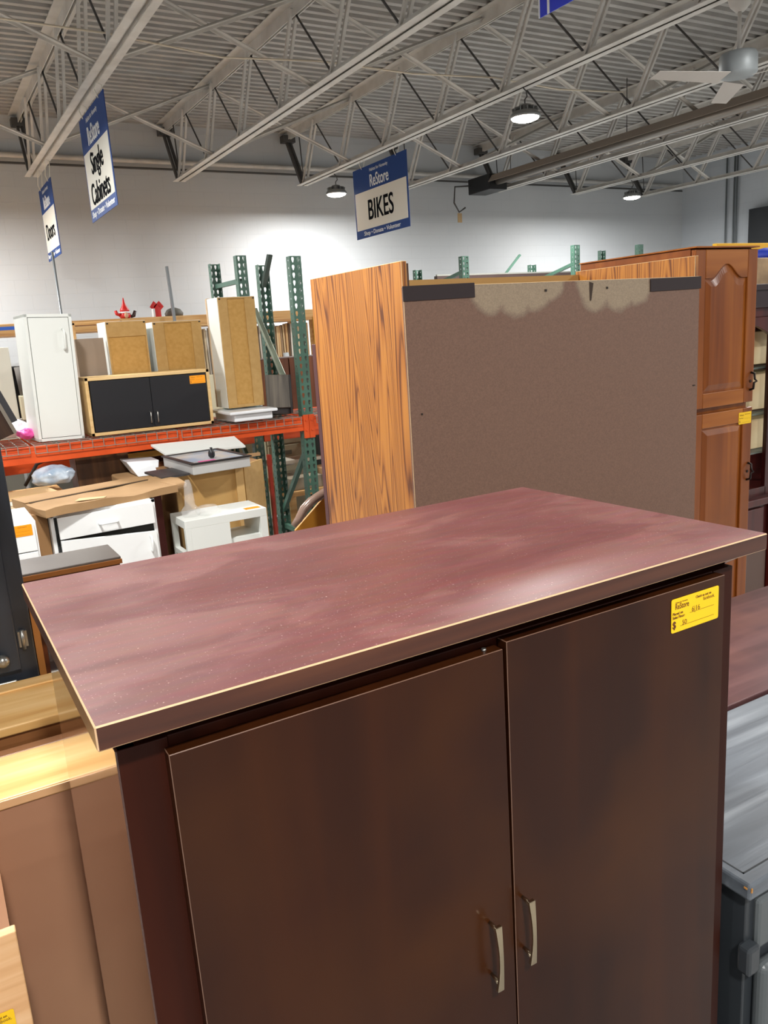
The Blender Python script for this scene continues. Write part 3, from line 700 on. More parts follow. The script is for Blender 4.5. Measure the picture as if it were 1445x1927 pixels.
link('side_panel', MB().box(.43, .47, 0, .28, 0, .675), mel_w, t, bevel=.001); link('front_panel', MB().box(.03, .25, .0, .018, .06, .675), mel_w, t, bevel=.001)
link('shelf', MB().box(.25, .43, .02, .27, .55, .575), mel_w, t); link('drawer', MB().box(.26, .42, .01, .1, .40, .545), mel_w, t, bevel=.003)
sticker(t, (.36, .03, .7202), (1, 0, 0), (0, 1, 0), .09, .05, 'orange')
clr = CLEAR('clear plastic', 'f4f6f6', .06, .16)
t = thing('plastic_package', 'clear plastic package standing on the left end of the white side unit', 'packaging', (1.20, 4.29, .721))
link('cone', MB().lathe([(.05, .0), (.055, .03), (.03, .06), (.022, .17), (.012, .2)], n=10), clr, t)
link('film', MB().lathe([(.06, 0), (.07, .02), (.05, .045), (.01, .05)], (.09, -.02, 0), n=9), clr, t)
t = thing('fibreboard_cabinet', 'wide tan fibreboard cabinet turned backwards under the orange beam', 'cabinet', (1.225, 4.62, 0))
link('back_panel', MB().box(0, .41, -.006, .0, 0, .90), M('tan board', 'b98f52', .6, c2='c09a5e', scale=5), t)
link('edge_frame', MB().box(-.006, .02, -.02, .0, 0, .905).box(.36, .41, -.02, -.006, 0, .905), M('tan edge', 'c7a167', .6), t)
link('side_panel', MB().prism([(.42, -.01, 0), (.60, .14, 0), (.60, .14, .905), (.42, -.01, .905)], (-.01, .012, 0)), mdf, t)
link('carcass', MB().prism([(0, .002, 0), (.405, .002, 0), (.58, .15, 0), (.58, .45, 0), (0, .45, 0)], (0, 0, .90)), MATS['brown card'], t)
tag(link('red_post', MB().box(0, .02, 0, .03, 0, .92).box(0.001, .022, -.002, 0, .85, .92), M('dark red steel', '7c2416', .4)), 'thin dark red upright at the right edge of the tan cabinet', 'post', loc=(1.875, 4.78, 0))
tag(link('maroon_board', MB().box(0, .04, 0, .3, 0, .82), M('maroon board', '5a1f18', .5)), 'dark maroon board standing between white drawer cabinet and tan cabinet', 'board', loc=(1.10, 4.66, 0))
t = thing('display_case', 'thin grey picture case lying on top of the tan fibreboard cabinet', 'box', (1.30, 4.50, .906), math.radians(4))
pg = M('pearl grey', 'b4b4b2', .35)
link('case_side', MB().box(0, .36, 0, .50, 0, .06), pg, t, bevel=.004); link('black_lid_rim', MB().box(-.01, .37, -.01, .02, .06, .068).box(-.01, .37, .48, .51, .06, .068).box(-.01, .02, .02, .48, .06, .068).box(.34, .37, .02, .48, .06, .068), black_pl, t, bevel=.002)
link('picture', MB().box(.02, .34, .02, .48, .061, .064), M('picture print', 'a8a294', .3, c2='7d93a8', scale=6), t); link('pink_patch', MB().box(.06, .16, .03, .07, .064, .066), M('pink print', 'b8487e', .5), t)
link('black_knob', MB().lathe([(.012, .068), (.02, .08), (.02, .1), (.008, .13)], (.17, .12, 0), n=12), black_pl, t)
tag(link('flat_door', MB().prism([pix(312, 858, 'y', 5.03), pix(462, 842, 'y', 5.03), pix(441, 824, 'y', 5.165), pix(284, 840, 'y', 5.165)], (0, 0, .012)), mel_w), 'white flat door resting behind the thin grey case, just below the orange beam', 'door')
for k, (z, c, nm) in enumerate(((.887, '3a3a3c', 'thin black tray under the thin grey case'),)):
    tag(link('black_tray', MB().box(0, .17, 0, .3, 0, .012), M('tray ' + c, c, .4)), nm, 'tray', loc=(1.12, 4.52, .906), rot=math.radians(4))
tag(link('cardboard_sheet', MB().box(0, .25, 0, .02, 0, .02), card), 'narrow cardboard strip on the tan cabinet edge', 'cardboard', loc=(1.62, 4.9, .906))
# dark cabinet under the beam
t = thing('dark_wood_cabinet', 'dark stained wooden cabinet directly below the black-door cabinet', 'cabinet', (.80, 5.35, 0))
link('front_panel', MB().box(0, .33, 0, .02, 0, 1.02), WOOD('dark stained wood', '2a1a10', '4a2f1b', '6b4a2b', 'z', 3, .35), t); link('carcass', MB().box(.01, .32, .02, .3, 0, 1.01), MATS['dark brown board'], t)
t = thing('black_chest', 'long black chest under the beam, right of the dark wooden cabinet', 'chest', (1.15, 5.9, 0)); link('body', MB().box(0, .55, 0, .24, 0, .985), blackd, t, bevel=.004); link('golden_edge', MB().box(-.0, .55, -.02, 0, .86, .90), MATS['gold card'], t)
tag(link('white_basin', MB().prism([(0, 0, 0), (.16, -.02, 0), (.20, .05, .12), (-.06, .1, .13)], (.0, .25, 0)), sk, bevel=.008), 'white angular basin right of the dark wooden cabinet', 'basin', loc=(1.11, 5.04, .858)).scale = (.75, .8, .7)
tag(link('cardboard_stack', MB().box(0, .2, 0, .3, 0, .857), card, bevel=.01), 'cardboard carton behind the white drawer cabinet, under the basin', 'box', loc=(1.0, 5.02, 0))
t = thing('reddish_box', 'open reddish brown wooden box right of the white basin', 'box', (1.22, 5.28, 0)); link('body', MB().box(0, .26, 0, .02, 0, .9).box(0, .02, 0, .3, 0, .9).box(.24, .26, 0, .3, 0, .9).box(0, .26, .28, .3, 0, .9).box(0, .26, 0, .3, 0, .02), MATS['reddish walnut'], t)
tag(link('low_table', MB().box(-.4, .70, 0, .8, .76, .80).box(-.38, -.33, .05, .1, 0, .76).box(.64, .69, .05, .1, 0, .76).box(.64, .69, .7, .75, 0, .76).box(-.38, -.33, .7, .75, 0, .76), pine), 'low pine table under the rack carrying loose boards', 'table', loc=(0, 4.78, 0))
random.seed(11)
for k, (nm, c, x0_, z_, w_) in enumerate((('lowest cream board of the pile under the beam', 'd9c4a0', -.1, 0, .75), ('middle white board of the pile under the beam', 'e4ddd2', .0, .022, .62), ('topmost tan board of the pile under the beam', 'c9a676', .12, .044, .5))):
    tag(link('loose_board', MB().box(0, w_, 0, .22, 0, .02), M('board ' + c, c, .6), bevel=.002), nm, 'board', 'loose boards piled on the low table', loc=(x0_, 4.80 + .03 * k, .801 + z_), rot=math.radians(3 + 2 * k))
blob('blue_plastic_bag', 'shiny pale blue plastic wrapped bundle on the board pile', 'bag', (.64, 5.18, .865), (.12, .08, .06), M('blue film', '8fa3b8', .15, c2='c9d4de', scale=14), 9, .2)
tag(link('metal_frame', MB().tube([(.50, 5.45, .84), (.58, 5.4, .97), (.62, 5.4, .985), (.80, 5.4, .985)], .011, 8), black_pl), 'bent black metal frame left of the dark wooden cabinet', 'frame')
# back row stuff seen under the rack
tag(link('beige_cabinet', MB().box(0, .22, 0, .4, 0, .92), M('dull beige steel', 'aeb0a4', .5), bevel=.004), 'pale grey steel box far behind, at the left below the orange beam', 'cabinet', loc=(.42, 6.62 + .3, 0))
tag(link('grey_cabinet', MB().box(0, .35, 0, .4, 0, .93), M('grey olive steel', '8a8a80', .5), bevel=.004), 'olive grey box far behind, right of the pale grey steel box', 'cabinet', loc=(.70, 6.95, 0))
t = thing('filing_cabinet', 'beige steel filing cabinet seen between the green posts', 'cabinet', (2.73, 7.0, 0))
fb = M('filing beige', 'b9b093', .4)
link('carcass', MB().box(0, .42, 0, .6, 0, 1.32), fb, t, bevel=.005)
for k in range(4):
    d = link('drawer', MB().box(.02, .40, -.016, -.001, .04 + k * .315, .34 + k * .315), fb, t, bevel=.003)
    link('handle', MB().tube([(.15, -.016, .16 + k * .315), (.17, -.03, .155 + k * .315), (.25, -.03, .155 + k * .315), (.27, -.016, .16 + k * .315)], .007, 8), chrome, d)
    link('label_holder', MB().box(.17, .25, -.02, -.016, .25 + k * .315, .29 + k * .315), M('grey card holder', '6f6a58', .5), d)
tag(link('beige_locker', MB().box(0, .30, 0, .5, 0, 1.34), M('locker beige', 'a89f83', .45), bevel=.005), 'darker beige locker left of the filing cabinet', 'cabinet', loc=(2.41, 7.1, 0))
tag(link('black_cabinet', MB().box(0, .5, 0, .4, 0, .88), blackd, bevel=.004), 'black cabinet between the tall green post and the oak cabinet', 'cabinet', loc=(3.26, 6.92, 0))
# heap of cartons and papers on a pallet right of the frame
tag(link('storage_table', MB().box(0, 2.0, 0, .8, .38, .42).box(.02, .08, .02, .08, 0, .38).box(1.92, 1.98, .02, .08, 0, .38).box(1.92, 1.98, .7, .76, 0, .38).box(.02, .08, .7, .76, 0, .38), pine), 'low wooden table under the second rack holding cartons', 'table', loc=(2.45, 5.9, 0))
boxes = [(2.50, 5.95, .42, .30, .3, .10, '8a7f6c', 'flattened grey carton, left of the heap by the green posts'), (2.82, 5.9, .42, .28, .3, .14, 'a8855c', 'torn brown carton in the middle of the heap'), (3.14, 5.92, .42, .4, .3, .2, 'b59468', 'large brown carton at the right of the heap'), (2.44, 6.22, .60, .5, .2, .03, 'dcd5c4', 'cream long board on top of the heap'), (3.0, 5.97, .622, .55, .24, .035, 'ded8ca', 'white long board on the large brown carton')]
for x, y, z, w_, d_, h_, c, nm in boxes:
    tag(link('carton', MB().box(0, w_, 0, d_, 0, h_), M('carton ' + c, c, .75), bevel=.004), nm, 'carton', 'cartons heaped by the green posts', loc=(x, y, z), rot=math.radians(random.uniform(-4, 4)))
blob('plastic_bundle', 'crumpled clear and white plastic bundle on the floor behind the green posts', 'bag', (2.80, 5.50, .0), (.24, .14, .22), M('crumpled plastic', 'b9c2cb', .2, c2='e6eaee', scale=16), 14, .35)
for x, nm, c in ((2.36, 'maroon book standing at the foot of the green post', '7c2030'), (2.46, 'yellow and green book standing at the foot of the green post', 'a8922c')):
    tag(link('book', MB().obox((x + .03, 5.05, .13), (1, 0, .2), (0, 1, 0), (-.2, 0, 1), .03, .09, .12), M('book ' + c, c, .5)), nm, 'book')

# curved headboard beside the oak cabinet
t = thing('curved_headboard', 'curved dark wooden rail with golden plywood panel left of the oak cabinet', 'headboard', (1.20, 3.0, 0))
cp = [(.045, 0, .84), (.075, 0, .89), (.10, 0, .935), (.14, 0, .96), (.20, 0, .98), (.26, 0, 1.0), (.34, 0, 1.01)]
cp = [tuple(Vector(pix(a, b, 'y', 3.0)) - Vector((1.20, 3.0, 0))) for a, b in ((552, 990), (562, 977), (572, 958), (585, 944), (600, 934), (618, 923), (640, 912), (700, 895))]
link('curved_rail', MB().tube(cp, [.012, .017, .02, .02, .02, .02, .02, .02], 12), M('silvery brown lacquer', '7d6558', .25), t)
poly = [pix(552, 1010, 'y', 3.02), pix(556, 998, 'y', 3.02), pix(609, 937, 'y', 3.02), pix(640, 930, 'y', 3.02), pix(660, 1060, 'y', 3.02)]
poly = [Vector(p_) - Vector((1.20, 3.0, 0)) for p_ in poly]
poly[0].z = .0; poly[-1].z = .0; poly[0].x = poly[1].x
link('plywood_panel', MB().prism(poly, (0, .012, 0)), M('golden plywood', 'c98a2b', .5, c2='bd7f26', scale=4), t)
tag(link('maroon_door', MB().box(0, .55, 0, .03, 0, 1.615), M('maroon laminate', '4f2b2c', .5), bevel=.002), 'tall maroon board standing just behind the oak cabinet side', 'board', loc=(1.305, 2.75, 0), rot=0)

# ------------------------------------------------------------------ big oak cabinet seen from behind
oak = WOOD('oak veneer', '5e3010', '9a5d24', 'b2742f', 'z', 13, .42, bands=7)
edgeb = M('raw board edge', 'd8b98a', .7)
t = thing('oak_cabinet', 'large oak veneered cabinet with its brown hardboard back turned to the front', 'cabinet', (1.235, 2.0, 0))
def oak_side(x, nm='side_panel'):
    mb = MB(); mb.box(x, x + .018, -.0, .60, 0, 1.836)
    o = link(nm, mb, [oak, edgeb], t, bevel=.0012, seg=1, bmat=1)
    return o
oak_side(0); oak_side(1.222)
link('back_batten', MB().box(.019, .03, .01, .03, 0, 1.83), M('dark inner side', '4a2d1a', .5), t)
link('bottom_board', MB().box(.02, 1.22, .02, .58, .1, .118), edgeb, t)
link('front_rail', MB().box(.02, 1.22, .58, .60, 1.60, 1.822), M('tan front board', 'c39a5a', .6), t)
link('plywood_shelf', MB().box(.02, 1.22, .03, .57, .95, .968), edgeb, t)
# hardboard back with the faded scallops
m, nt, N, L, B = new_mat('brown hardboard'); B.inputs['Roughness'].default_value = .55
tc = N.new('ShaderNodeTexCoord'); mind = None
wn = N.new('ShaderNodeTexNoise'); wn.inputs['Scale'].default_value = 30; L.new(tc.outputs['Object'], wn.inputs[0])
ws = N.new('ShaderNodeMix'); ws.data_type = 'RGBA'; ws.blend_type = 'LINEAR_LIGHT'; ws.inputs[0].default_value = .012; L.new(tc.outputs['Object'], ws.inputs[6]); L.new(wn.outputs[1], ws.inputs[7])
for cx, cz, rr in ((.300, 1.745, 1.0), (.398, 1.74, 1.1), (.355, 1.76, .9), (.478, 1.75, 1.05), (.54, 1.765, .85), (.735, 1.735, 1.0), (.700, 1.765, .75), (.838, 1.73, 1.0), (.925, 1.745, .95), (.88, 1.765, .9)):
    vm = N.new('ShaderNodeVectorMath'); vm.operation = 'DISTANCE'; vm.inputs[1].default_value = (cx, -.008, cz); L.new(ws.outputs[2], vm.inputs[0])
    dv = N.new('ShaderNodeMath'); dv.operation = 'DIVIDE'; dv.inputs[1].default_value = .078 * rr; L.new(vm.outputs['Value'], dv.inputs[0])
    if mind is None: mind = dv
    else:
        mn = N.new('ShaderNodeMath'); mn.operation = 'MINIMUM'; L.new(mind.outputs[0], mn.inputs[0]); L.new(dv.outputs[0], mn.inputs[1]); mind = mn
r = ramp(N, [(.70, 'a59178'), (.90, '8a7260'), (1.0, '80604f')]); L.new(mind.outputs[0], r.inputs[0])
nn = N.new('ShaderNodeTexNoise'); nn.inputs['Scale'].default_value = 260; nn.inputs['Detail'].default_value = 3; L.new(tc.outputs['Object'], nn.inputs[0])
r2 = ramp(N, [(.35, 'e0e0e0'), (.7, 'ffffff')]); L.new(nn.outputs[0], r2.inputs[0])
mm = N.new('ShaderNodeMix'); mm.data_type = 'RGBA'; mm.blend_type = 'MULTIPLY'; mm.inputs[0].default_value = 1; L.new(r.outputs[0], mm.inputs[6]); L.new(r2.outputs[0], mm.inputs[7]); L.new(mm.outputs[2], B.inputs['Base Color'])
hard = m
link('back_panel', MB().box(-.004, 1.236, -.010, -.001, .02, 1.765), [hard, edgeb], t, bevel=.001, seg=1, bmat=1)
tape = M('black brown felt tape', '2a1e20', .7)
link('tape_strip', MB().obox((.118, -.012, 1.747), (1, 0, .012), (0, 1, 0), (-.012, 0, 1), .125, .002, .021), tape, t, bevel=.001)
link('tape_strip', MB().obox((1.112, -.012, 1.742), (1, 0, .012), (0, 1, 0), (-.012, 0, 1), .128, .002, .021), tape, t, bevel=.001)
link('staple', MB().box(.515, .523, -.013, -.010, 1.735, 1.742).box(.78, .786, -.013, -.010, 1.735, 1.742).box(1.21, 1.222, -.012, -.010, 1.38, 1.384).box(.034, .039, -.0125, -.010, 1.40, 1.405), M('staple metal', '3a332e', .5, metal=.6), t)
link('scratch', MB().prism([(.706, -.0105, 1.70), (.712, -.0105, 1.70), (.722, -.0105, 1.755), (.704, -.0105, 1.76)], (0, -.0006, 0)), M('dark scratch', '3b2c22', .8), t)

# ------------------------------------------------------------------ tall honey wood pantry with arched doors
cherry = WOOD('honey maple stain', '6f3610', '8a4a18', '9f5c20', 'z', 3.2, .32, blotch='7c400e', spec=.4)
cherry_h = WOOD('honey maple stain rail', '7f4416', '9a581f', 'ad6a2b', 'x', 3.2, .32, spec=.4)
t = thing('pantry_cabinet', 'tall honey brown wooden pantry with two raised panel doors and a yellow sticker', 'cabinet', (2.575, 2.10, 0))
PW = .362
link('carcass', MB().box(.004, PW - .004, .021, .60, 0, 1.872), cherry, t, bevel=.002)
def arch(u):  # cathedral arch 0..1
    return .5 - .5 * math.cos(2 * PI * min(max((u - .12) / .76, 0), 1))
def panel_door(z0, z1, arched, nm):
    d = link(nm, MB().box(0, PW, .002, .014, z0, z1), cherry, t, bevel=.002)
    f = .058
    link('stile', MB().box(0, f, -.006, .003, z0, z1), cherry, d, bevel=.003); link('stile', MB().box(PW - f, PW, -.006, .003, z0, z1), cherry, d, bevel=.003)
    link('rail', MB().box(f, PW - f, -.006, .003, z0, z0 + f), cherry_h, d, bevel=.003)
    n = 24; A = .052 if arched else 0; zt = z1 - (.105 if arched else f)
    poly = [(f, -.006, z1), (PW - f, -.006, z1)] + [(f + (PW - 2 * f) * (1 - i / n), -.006, zt + A * arch(1 - i / n)) for i in range(n + 1)]
    link('rail', MB().prism(poly, (0, .009, 0)), cherry_h, d, bevel=.003)
    # raised panel: outer ring low, bevel up to field
    bm = bmesh.new(); g1, g2 = .008, .030
    def ring(g, y):
        pts = [(f + g, y, z0 + f + g), (PW - f - g, y, z0 + f + g)]
        for i in range(n + 1):
            u = 1 - i / n; pts.append((f + g + (PW - 2 * f - 2 * g) * u, y, zt - g + A * arch(u)))
        return [bm.verts.new(p_) for p_ in pts]
    a, b = ring(g1, .001), ring(g2, -.007)
    k = len(a)
    for i in range(k): bm.faces.new((a[i], a[(i + 1) % k], b[(i + 1) % k], b[i]))
    bm.faces.new(b); link('raised_panel', bm, cherry, d)
    return d
du = panel_door(1.272, 1.866, True, 'door'); dl = panel_door(.10, 1.250, False, 'door')
iron = M('dark iron', '2b2320', .4, metal=.7)
for d, z in ((du, 1.355), (dl, .985)):
    link('handle', MB().tube([(PW - .022, -.006, z - .035), (PW - .018, -.02, z - .03), (PW - .026, -.028, z - .005), (PW - .012, -.03, z), (PW - .022, -.028, z + .008), (PW - .012, -.018, z + .03), (PW - .018, -.006, z + .035)], .0045, 8), iron, d)
    link('handle_plate', MB().lathe([(.006, 0), (.005, .003)], (0, 0, 0), 12), iron, d).matrix_local = Matrix.Translation((PW - .02, -.006, z)) @ Matrix.Rotation(PI / 2, 4, 'X')
link('top_edge', MB().box(-.003, PW + .003, -.012, .60, 1.872, 1.878), cherry_h, t, bevel=.002)
sticker(dl, (PW - .085, -.0065, 1.185), (1, 0, 0), (0, 0, 1), .078, .048, 'yellow')

# ------------------------------------------------------------------ maroon china hutch behind the pantry
mar = WOOD('maroon hutch wood', '2f100f', '481916', '5b221c', 'z', 3, .3)
t = thing('china_hutch', 'dark maroon glass fronted china hutch beside the honey pantry', 'hutch', (2.965, 2.32, 0))
mb = MB(); mb.box(0, .03, 0, .4, .78, 1.64).box(1.07, 1.1, 0, .4, .78, 1.64).box(0, 1.1, .385, .4, .78, 1.64).box(0, 1.1, 0, .4, 1.60, 1.64)
link('upper_case', mb, mar, t, bevel=.002)
link('crown_moulding', MB().box(-.0, 1.12, -.03, .42, 1.64, 1.735).box(0, 1.13, -.045, .42, 1.715, 1.74), M('dark crown wood', '271115', .35), t, bevel=.004)
fr = MB(); fr.box(0.005, .05, -.02, 0, .78, 1.6); n = 20
poly = [(.05, -.02, 1.60), (.38, -.02, 1.60)] + [(.05 + .33 * (1 - i / n), -.02, 1.515 + .055 * math.sin(PI * (1 - i / n))) for i in range(n + 1)]
fr.prism(poly, (0, .02, 0)); fr.box(.37, .43, -.02, 0, .78, 1.6).box(.05, .38, -.02, 0, .78, .83); fr.box(.43, 1.1, -.02, 0, 1.52, 1.6).box(.43, 1.1, -.02, 0, .78, .83).box(.74, .79, -.02, 0, .78, 1.6)
link('door_frame', fr, mar, t, bevel=.003)
gl = CLEAR('shelf glass', 'b9d2cc', .03, .25)
for z in (1.37, 1.16, .98): link('glass_shelf', MB().box(.03, 1.07, .02, .38, z, z + .008), gl, t)
link('base_top', MB().box(-.0, 1.13, -.06, .42, .755, .79), mar, t, bevel=.006)
link('base_case', MB().box(0, 1.1, -.03, .4, 0, .755), mar, t, bevel=.002)
link('drawer', MB().box(.03, .34, -.045, -.03, .58, .74), mar, t, bevel=.004); link('base_panel', MB().box(.03, .37, -.04, -.03, .08, .54), M('taupe brown panel', '5a4238', .4), t); link('pilaster', MB().box(.385, .44, -.055, -.03, 0, .755), M('maroon moulding', '5f1f1a', .35), t, bevel=.006)
for z, h_, c, nm in ((.985, .14, 'c4a67a', 'lowest'), (1.171, .165, 'd0b184', 'middle'), (1.381, .15, 'c29a63', 'top')):
    tag(link('tan_box', MB().box(0, .50, 0, .2, 0, h_), M('hutch box ' + c, c, .6, c2='d9c59c', scale=6), bevel=.004), f'tan box on the {nm} glass shelf inside the maroon hutch', 'box', 'boxes inside the hutch', loc=(3.15, 2.40, z + .004))
t = thing('wooden_box', 'pale wooden crate with dark openings on top of the maroon hutch', 'crate', (3.32, 2.42, 1.741))
link('body', MB().box(0, .5, 0, .25, 0, .12), M('pale crate', 'c2a178', .6, c2='8f7659', scale=9), t, bevel=.003)
t = thing('spirit_level', 'yellow spirit level lying across the top of the maroon hutch', 'tool', (3.45, 2.60, 1.925)); link('body', MB().box(0, .42, 0, .025, 0, .03), M('tool yellow', 'f2b90c', .4), t, bevel=.002)
tag(link('blue_cloth', MB().lathe([(.07, 0), (.075, .02), (.05, .04), (.01, .05)], n=14), M('royal blue cloth', '1f37a6', .6)), 'small royal blue bundle on the pale crate', 'cloth', loc=(3.56, 2.50, 1.862))
tag(link('tool_case', MB().box(0, .5, 0, .04, 0, .184), M('case brown', '6b4a35', .6)), 'brown case under the yellow spirit level', 'case', loc=(3.40, 2.68, 1.741)); bpy.data.objects['spirit_level'].location.y = 2.685

# ------------------------------------------------------------------ dusty maroon table and grey painted dresser at the right
dusty = WOOD('dusty maroon table top', '4a2d2c', '573536', '6a4645', 'x', 4, .35, blotch='7a4f45')
t = thing('maroon_table', 'dusty maroon topped table between the grey dresser and the pantry', 'table', (1.10, 1.168, 0))
link('table_top', MB().box(0, 1.5, 0, .49, .668, .70), dusty, t, bevel=.003)
link('apron', MB().box(.04, 1.46, .04, .06, .56, .668).box(.04, 1.46, .43, .45, .56, .668), mar, t)
for x in (.04, 1.41):
    for y in (.04, .40): link('leg', MB().box(x, x + .05, y, y + .05, 0, .668), mar, t, bevel=.004)
grey = WOOD('brushed grey paint', '4c5157', '62686f', '8f959b', 'x', 3.5, .38, fine=5)
grey_shaded = M('shaded grey paint', '33373b', .3)  # shade of the dresser's left side put into a darker grey
t = thing('grey_dresser', 'grey painted dresser with brushed top and chipped corner, right edge of the picture', 'dresser', (1.073, .735, 0))
link('top_board', MB().box(0, .95, 0, .42, .668, .70), grey, t, bevel=.005)
link('top_inlay_groove', MB().box(.018, .93, .026, .029, .6995, .7005).box(.018, .021, .026, .41, .6995, .7005), M('groove', '24272a', .6), t)
link('carcass', MB().box(.012, .93, .014, .41, .06, .668), grey_shaded, t, bevel=.003)
link('drawer', MB().prism([(.03, .016, .555), (.9, .016, .555), (.9, .016, .655), (.03, .016, .655)], (0, -.014, 0)), M('mid grey paint', '53585a', .4), t, bevel=.012)
greyf = M('mid grey paint', '53585a', .4)
link('drawer', MB().box(.03, .9, -.014, .014, .34, .53), greyf, t, bevel=.02, seg=4); link('drawer', MB().box(.03, .9, -.008, .014, .10, .32), greyf, t, bevel=.02, seg=4)
link('corner_block', MB().box(-.002, .03, -.006, .02, .52, .575), grey_shaded, t, bevel=.006)
for x, y in ((.0, .0), (.9, .0), (.0, .37), (.9, .37)): link('foot', MB().box(x + .01, x + .05, y + .005, y + .045, 0, .06), grey_shaded, t, bevel=.004)
link('paint_chip', MB().obox((.004, -.0006, .690), (1, 0, 0), (0, 1, 0), (0, 0, 1), .0015, .0008, .004).obox((-.0006, .008, .692), (1, 0, 0), (0, 1, 0), (0, 0, 1), .0008, .003, .0015), M('bare wood chip', 'b9813f', .7), t)

# ------------------------------------------------------------------ left: black cupboard, oak topped chests
blk = M('worn black paint', '14171c', .35, c2='2b313a', scale=9, stretch=(1, 1, .25))
t = thing('black_cupboard', 'worn black painted cupboard with small hinge and knob at the left edge', 'cupboard', (-.70, 2.10, 0))
link('carcass', MB().box(0, .853, 0, .35, 0, 1.95), blk, t, bevel=.003)
d = link('door', MB().box(.04, .815, -.018, -.001, .885, 1.93), blk, t, bevel=.004)
link('door_panel', MB().box(.12, .74, -.022, -.018, .95, 1.86), blk, d, bevel=.008)
nick = M('worn nickel', '9c9b96', .3, metal=.9)
link('hinge', MB().tube([(.829, -.012, .935), (.829, -.012, .985)], .005, 8).box(.819, .840, -.008, -.0, .94, .98), nick, d)
link('knob', MB().lathe([(.008, 0), (.008, .012), (.017, .018), (.014, .03), (.004, .034)], n=16), nick, d).matrix_local = Matrix.Translation((.775, -.018, .925)) @ Matrix.Rotation(PI / 2, 4, 'X')
link('drawer', MB().box(.04, .80, -.02, -.001, .60, .862), blk, t, bevel=.012)
link('drawer_edge', MB().box(.04, .80, -.026, -.018, .852, .866), nick, t, bevel=.003)
tag(link('brown_plank', MB().box(0, .016, 0, .3, 0, 1.02), M('orange brown edge', 'a0662d', .5)), 'thin orange brown plank edge right beside the black cupboard', 'plank', loc=(.158, 2.14, 0))
t = thing('brown_bookcase', 'low reddish brown cabinet with dark grey top behind the maroon armoire', 'cabinet', (-.3, 2.50, 0))
link('top_board', MB().box(0, .765, 0, .19, 1.0, 1.02), M('dull slate top', '5a5450', .3, c2='4c4643', scale=4), t, bevel=.002)
link('trim_edge', MB().box(0, .767, -.004, 0, .998, 1.012), M('golden worn edge', '8a5322', .4), t)
link('carcass', MB().box(0.005, .76, .003, .187, 0, 1.0), WOOD('brown stained side', '3f2010', '5a2f18', '6d3b20', 'x', 4, .35), t)
oakl = WOOD('light oak top', 'cf9a58', 'dfb06d', 'ebc388', 'x', 6, .4, fine=2)
oakb = M('oak brown band', '8a5a34', .4)
taupe = M('smooth brown back panel', 'a5775a', .5, c2='b08465', scale=2)
t = thing('oak_chest', 'light oak topped chest in front of the black cupboard, farther of the two', 'chest', (-.75, 1.822, 0))
link('top_board', MB().box(0, 1.25, 0, .245, .838, .86), oakl, t, bevel=.003); link('rear_strip', MB().box(0, 1.25, .195, .245, .86, .866), oakl, t, bevel=.002); link('carcass', MB().box(.01, 1.24, .012, .25, 0, .838), oakb, t)
t = thing('oak_chest', 'light oak topped chest with smooth brown front, nearer of the two', 'chest', (-.75, 1.51, 0))
link('top_board', MB().box(0, 1.25, 0, .175, .838, .86), oakl, t, bevel=.002); link('rear_trim', MB().box(0, 1.25, .175, .205, .835, .860), oakb, t, bevel=.002)
link('trim_edge', MB().box(0, 1.25, -.004, 0, .842, .858), M('edge highlight', 'd9a878', .35), t, bevel=.001)  # pale strip paints the highlight along the top front edge
link('front_panel', MB().box(0.0, 1.24, .002, .014, 0, .838), taupe, t); link('carcass', MB().box(.01, 1.24, .014, .2, 0, .836), oakb, t)
t = thing('oak_box', 'light oak board fronted box with a yellow sticker at the bottom left corner', 'box', (-.55, 1.15, 0))
link('front_board', MB().box(0, .547, 0, .018, 0, .842), WOOD('light oak front', 'c8905c', 'dfae7c', 'ecc496', 'x', 7, .45, fine=3), t, bevel=.002)
link('carcass', MB().box(.003, .540, .018, .24, 0, .838), oakb, t)
sticker(t, (.547 - .110, -.0004, .67), (1, 0, 0), (0, 0, 1), .088, .052, 'yellow', full=True)

# ------------------------------------------------------------------ the maroon armoire in front
m, nt, N, L, B = new_mat('maroon dusty top'); B.inputs['Specular IOR Level'].default_value = .5
tc = N.new('ShaderNodeTexCoord'); mp = N.new('ShaderNodeMapping'); mp.inputs['Scale'].default_value = (.7, 1.5, 1); mp.inputs['Rotation'].default_value = (0, 0, .12); L.new(tc.outputs['Object'], mp.inputs[0])
n1 = N.new('ShaderNodeTexNoise'); n1.inputs['Scale'].default_value = 4.2; n1.inputs['Detail'].default_value = 9; n1.inputs['Roughness'].default_value = .6; n1.inputs['Distortion'].default_value = .7; L.new(mp.outputs[0], n1.inputs[0])
r1 = ramp(N, [(.36, '663a38'), (.50, '6b3f3d'), (.545, '734844'), (.62, '764b47'), (.64, '6f4441'), (.75, '7b514c')]); L.new(n1.outputs[0], r1.inputs[0])
n2 = N.new('ShaderNodeTexNoise'); n2.inputs['Scale'].default_value = 300; n2.inputs['Detail'].default_value = 2; L.new(tc.outputs['Object'], n2.inputs[0])
r2 = ramp(N, [(.66, '000000'), (.76, 'ffffff')]); L.new(n2.outputs[0], r2.inputs[0])
n3 = N.new('ShaderNodeTexNoise'); n3.inputs['Scale'].default_value = 90; n3.inputs['Detail'].default_value = 4
mp3 = N.new('ShaderNodeMapping'); mp3.inputs['Scale'].default_value = (.15, 1, 1); L.new(tc.outputs['Object'], mp3.inputs[0]); L.new(mp3.outputs[0], n3.inputs[0])
mx = N.new('ShaderNodeMix'); mx.data_type = 'RGBA'; L.new(r2.outputs[0], mx.inputs[0]); L.new(r1.outputs[0], mx.inputs[6]); mx.inputs[7].default_value = lin('b79a92')
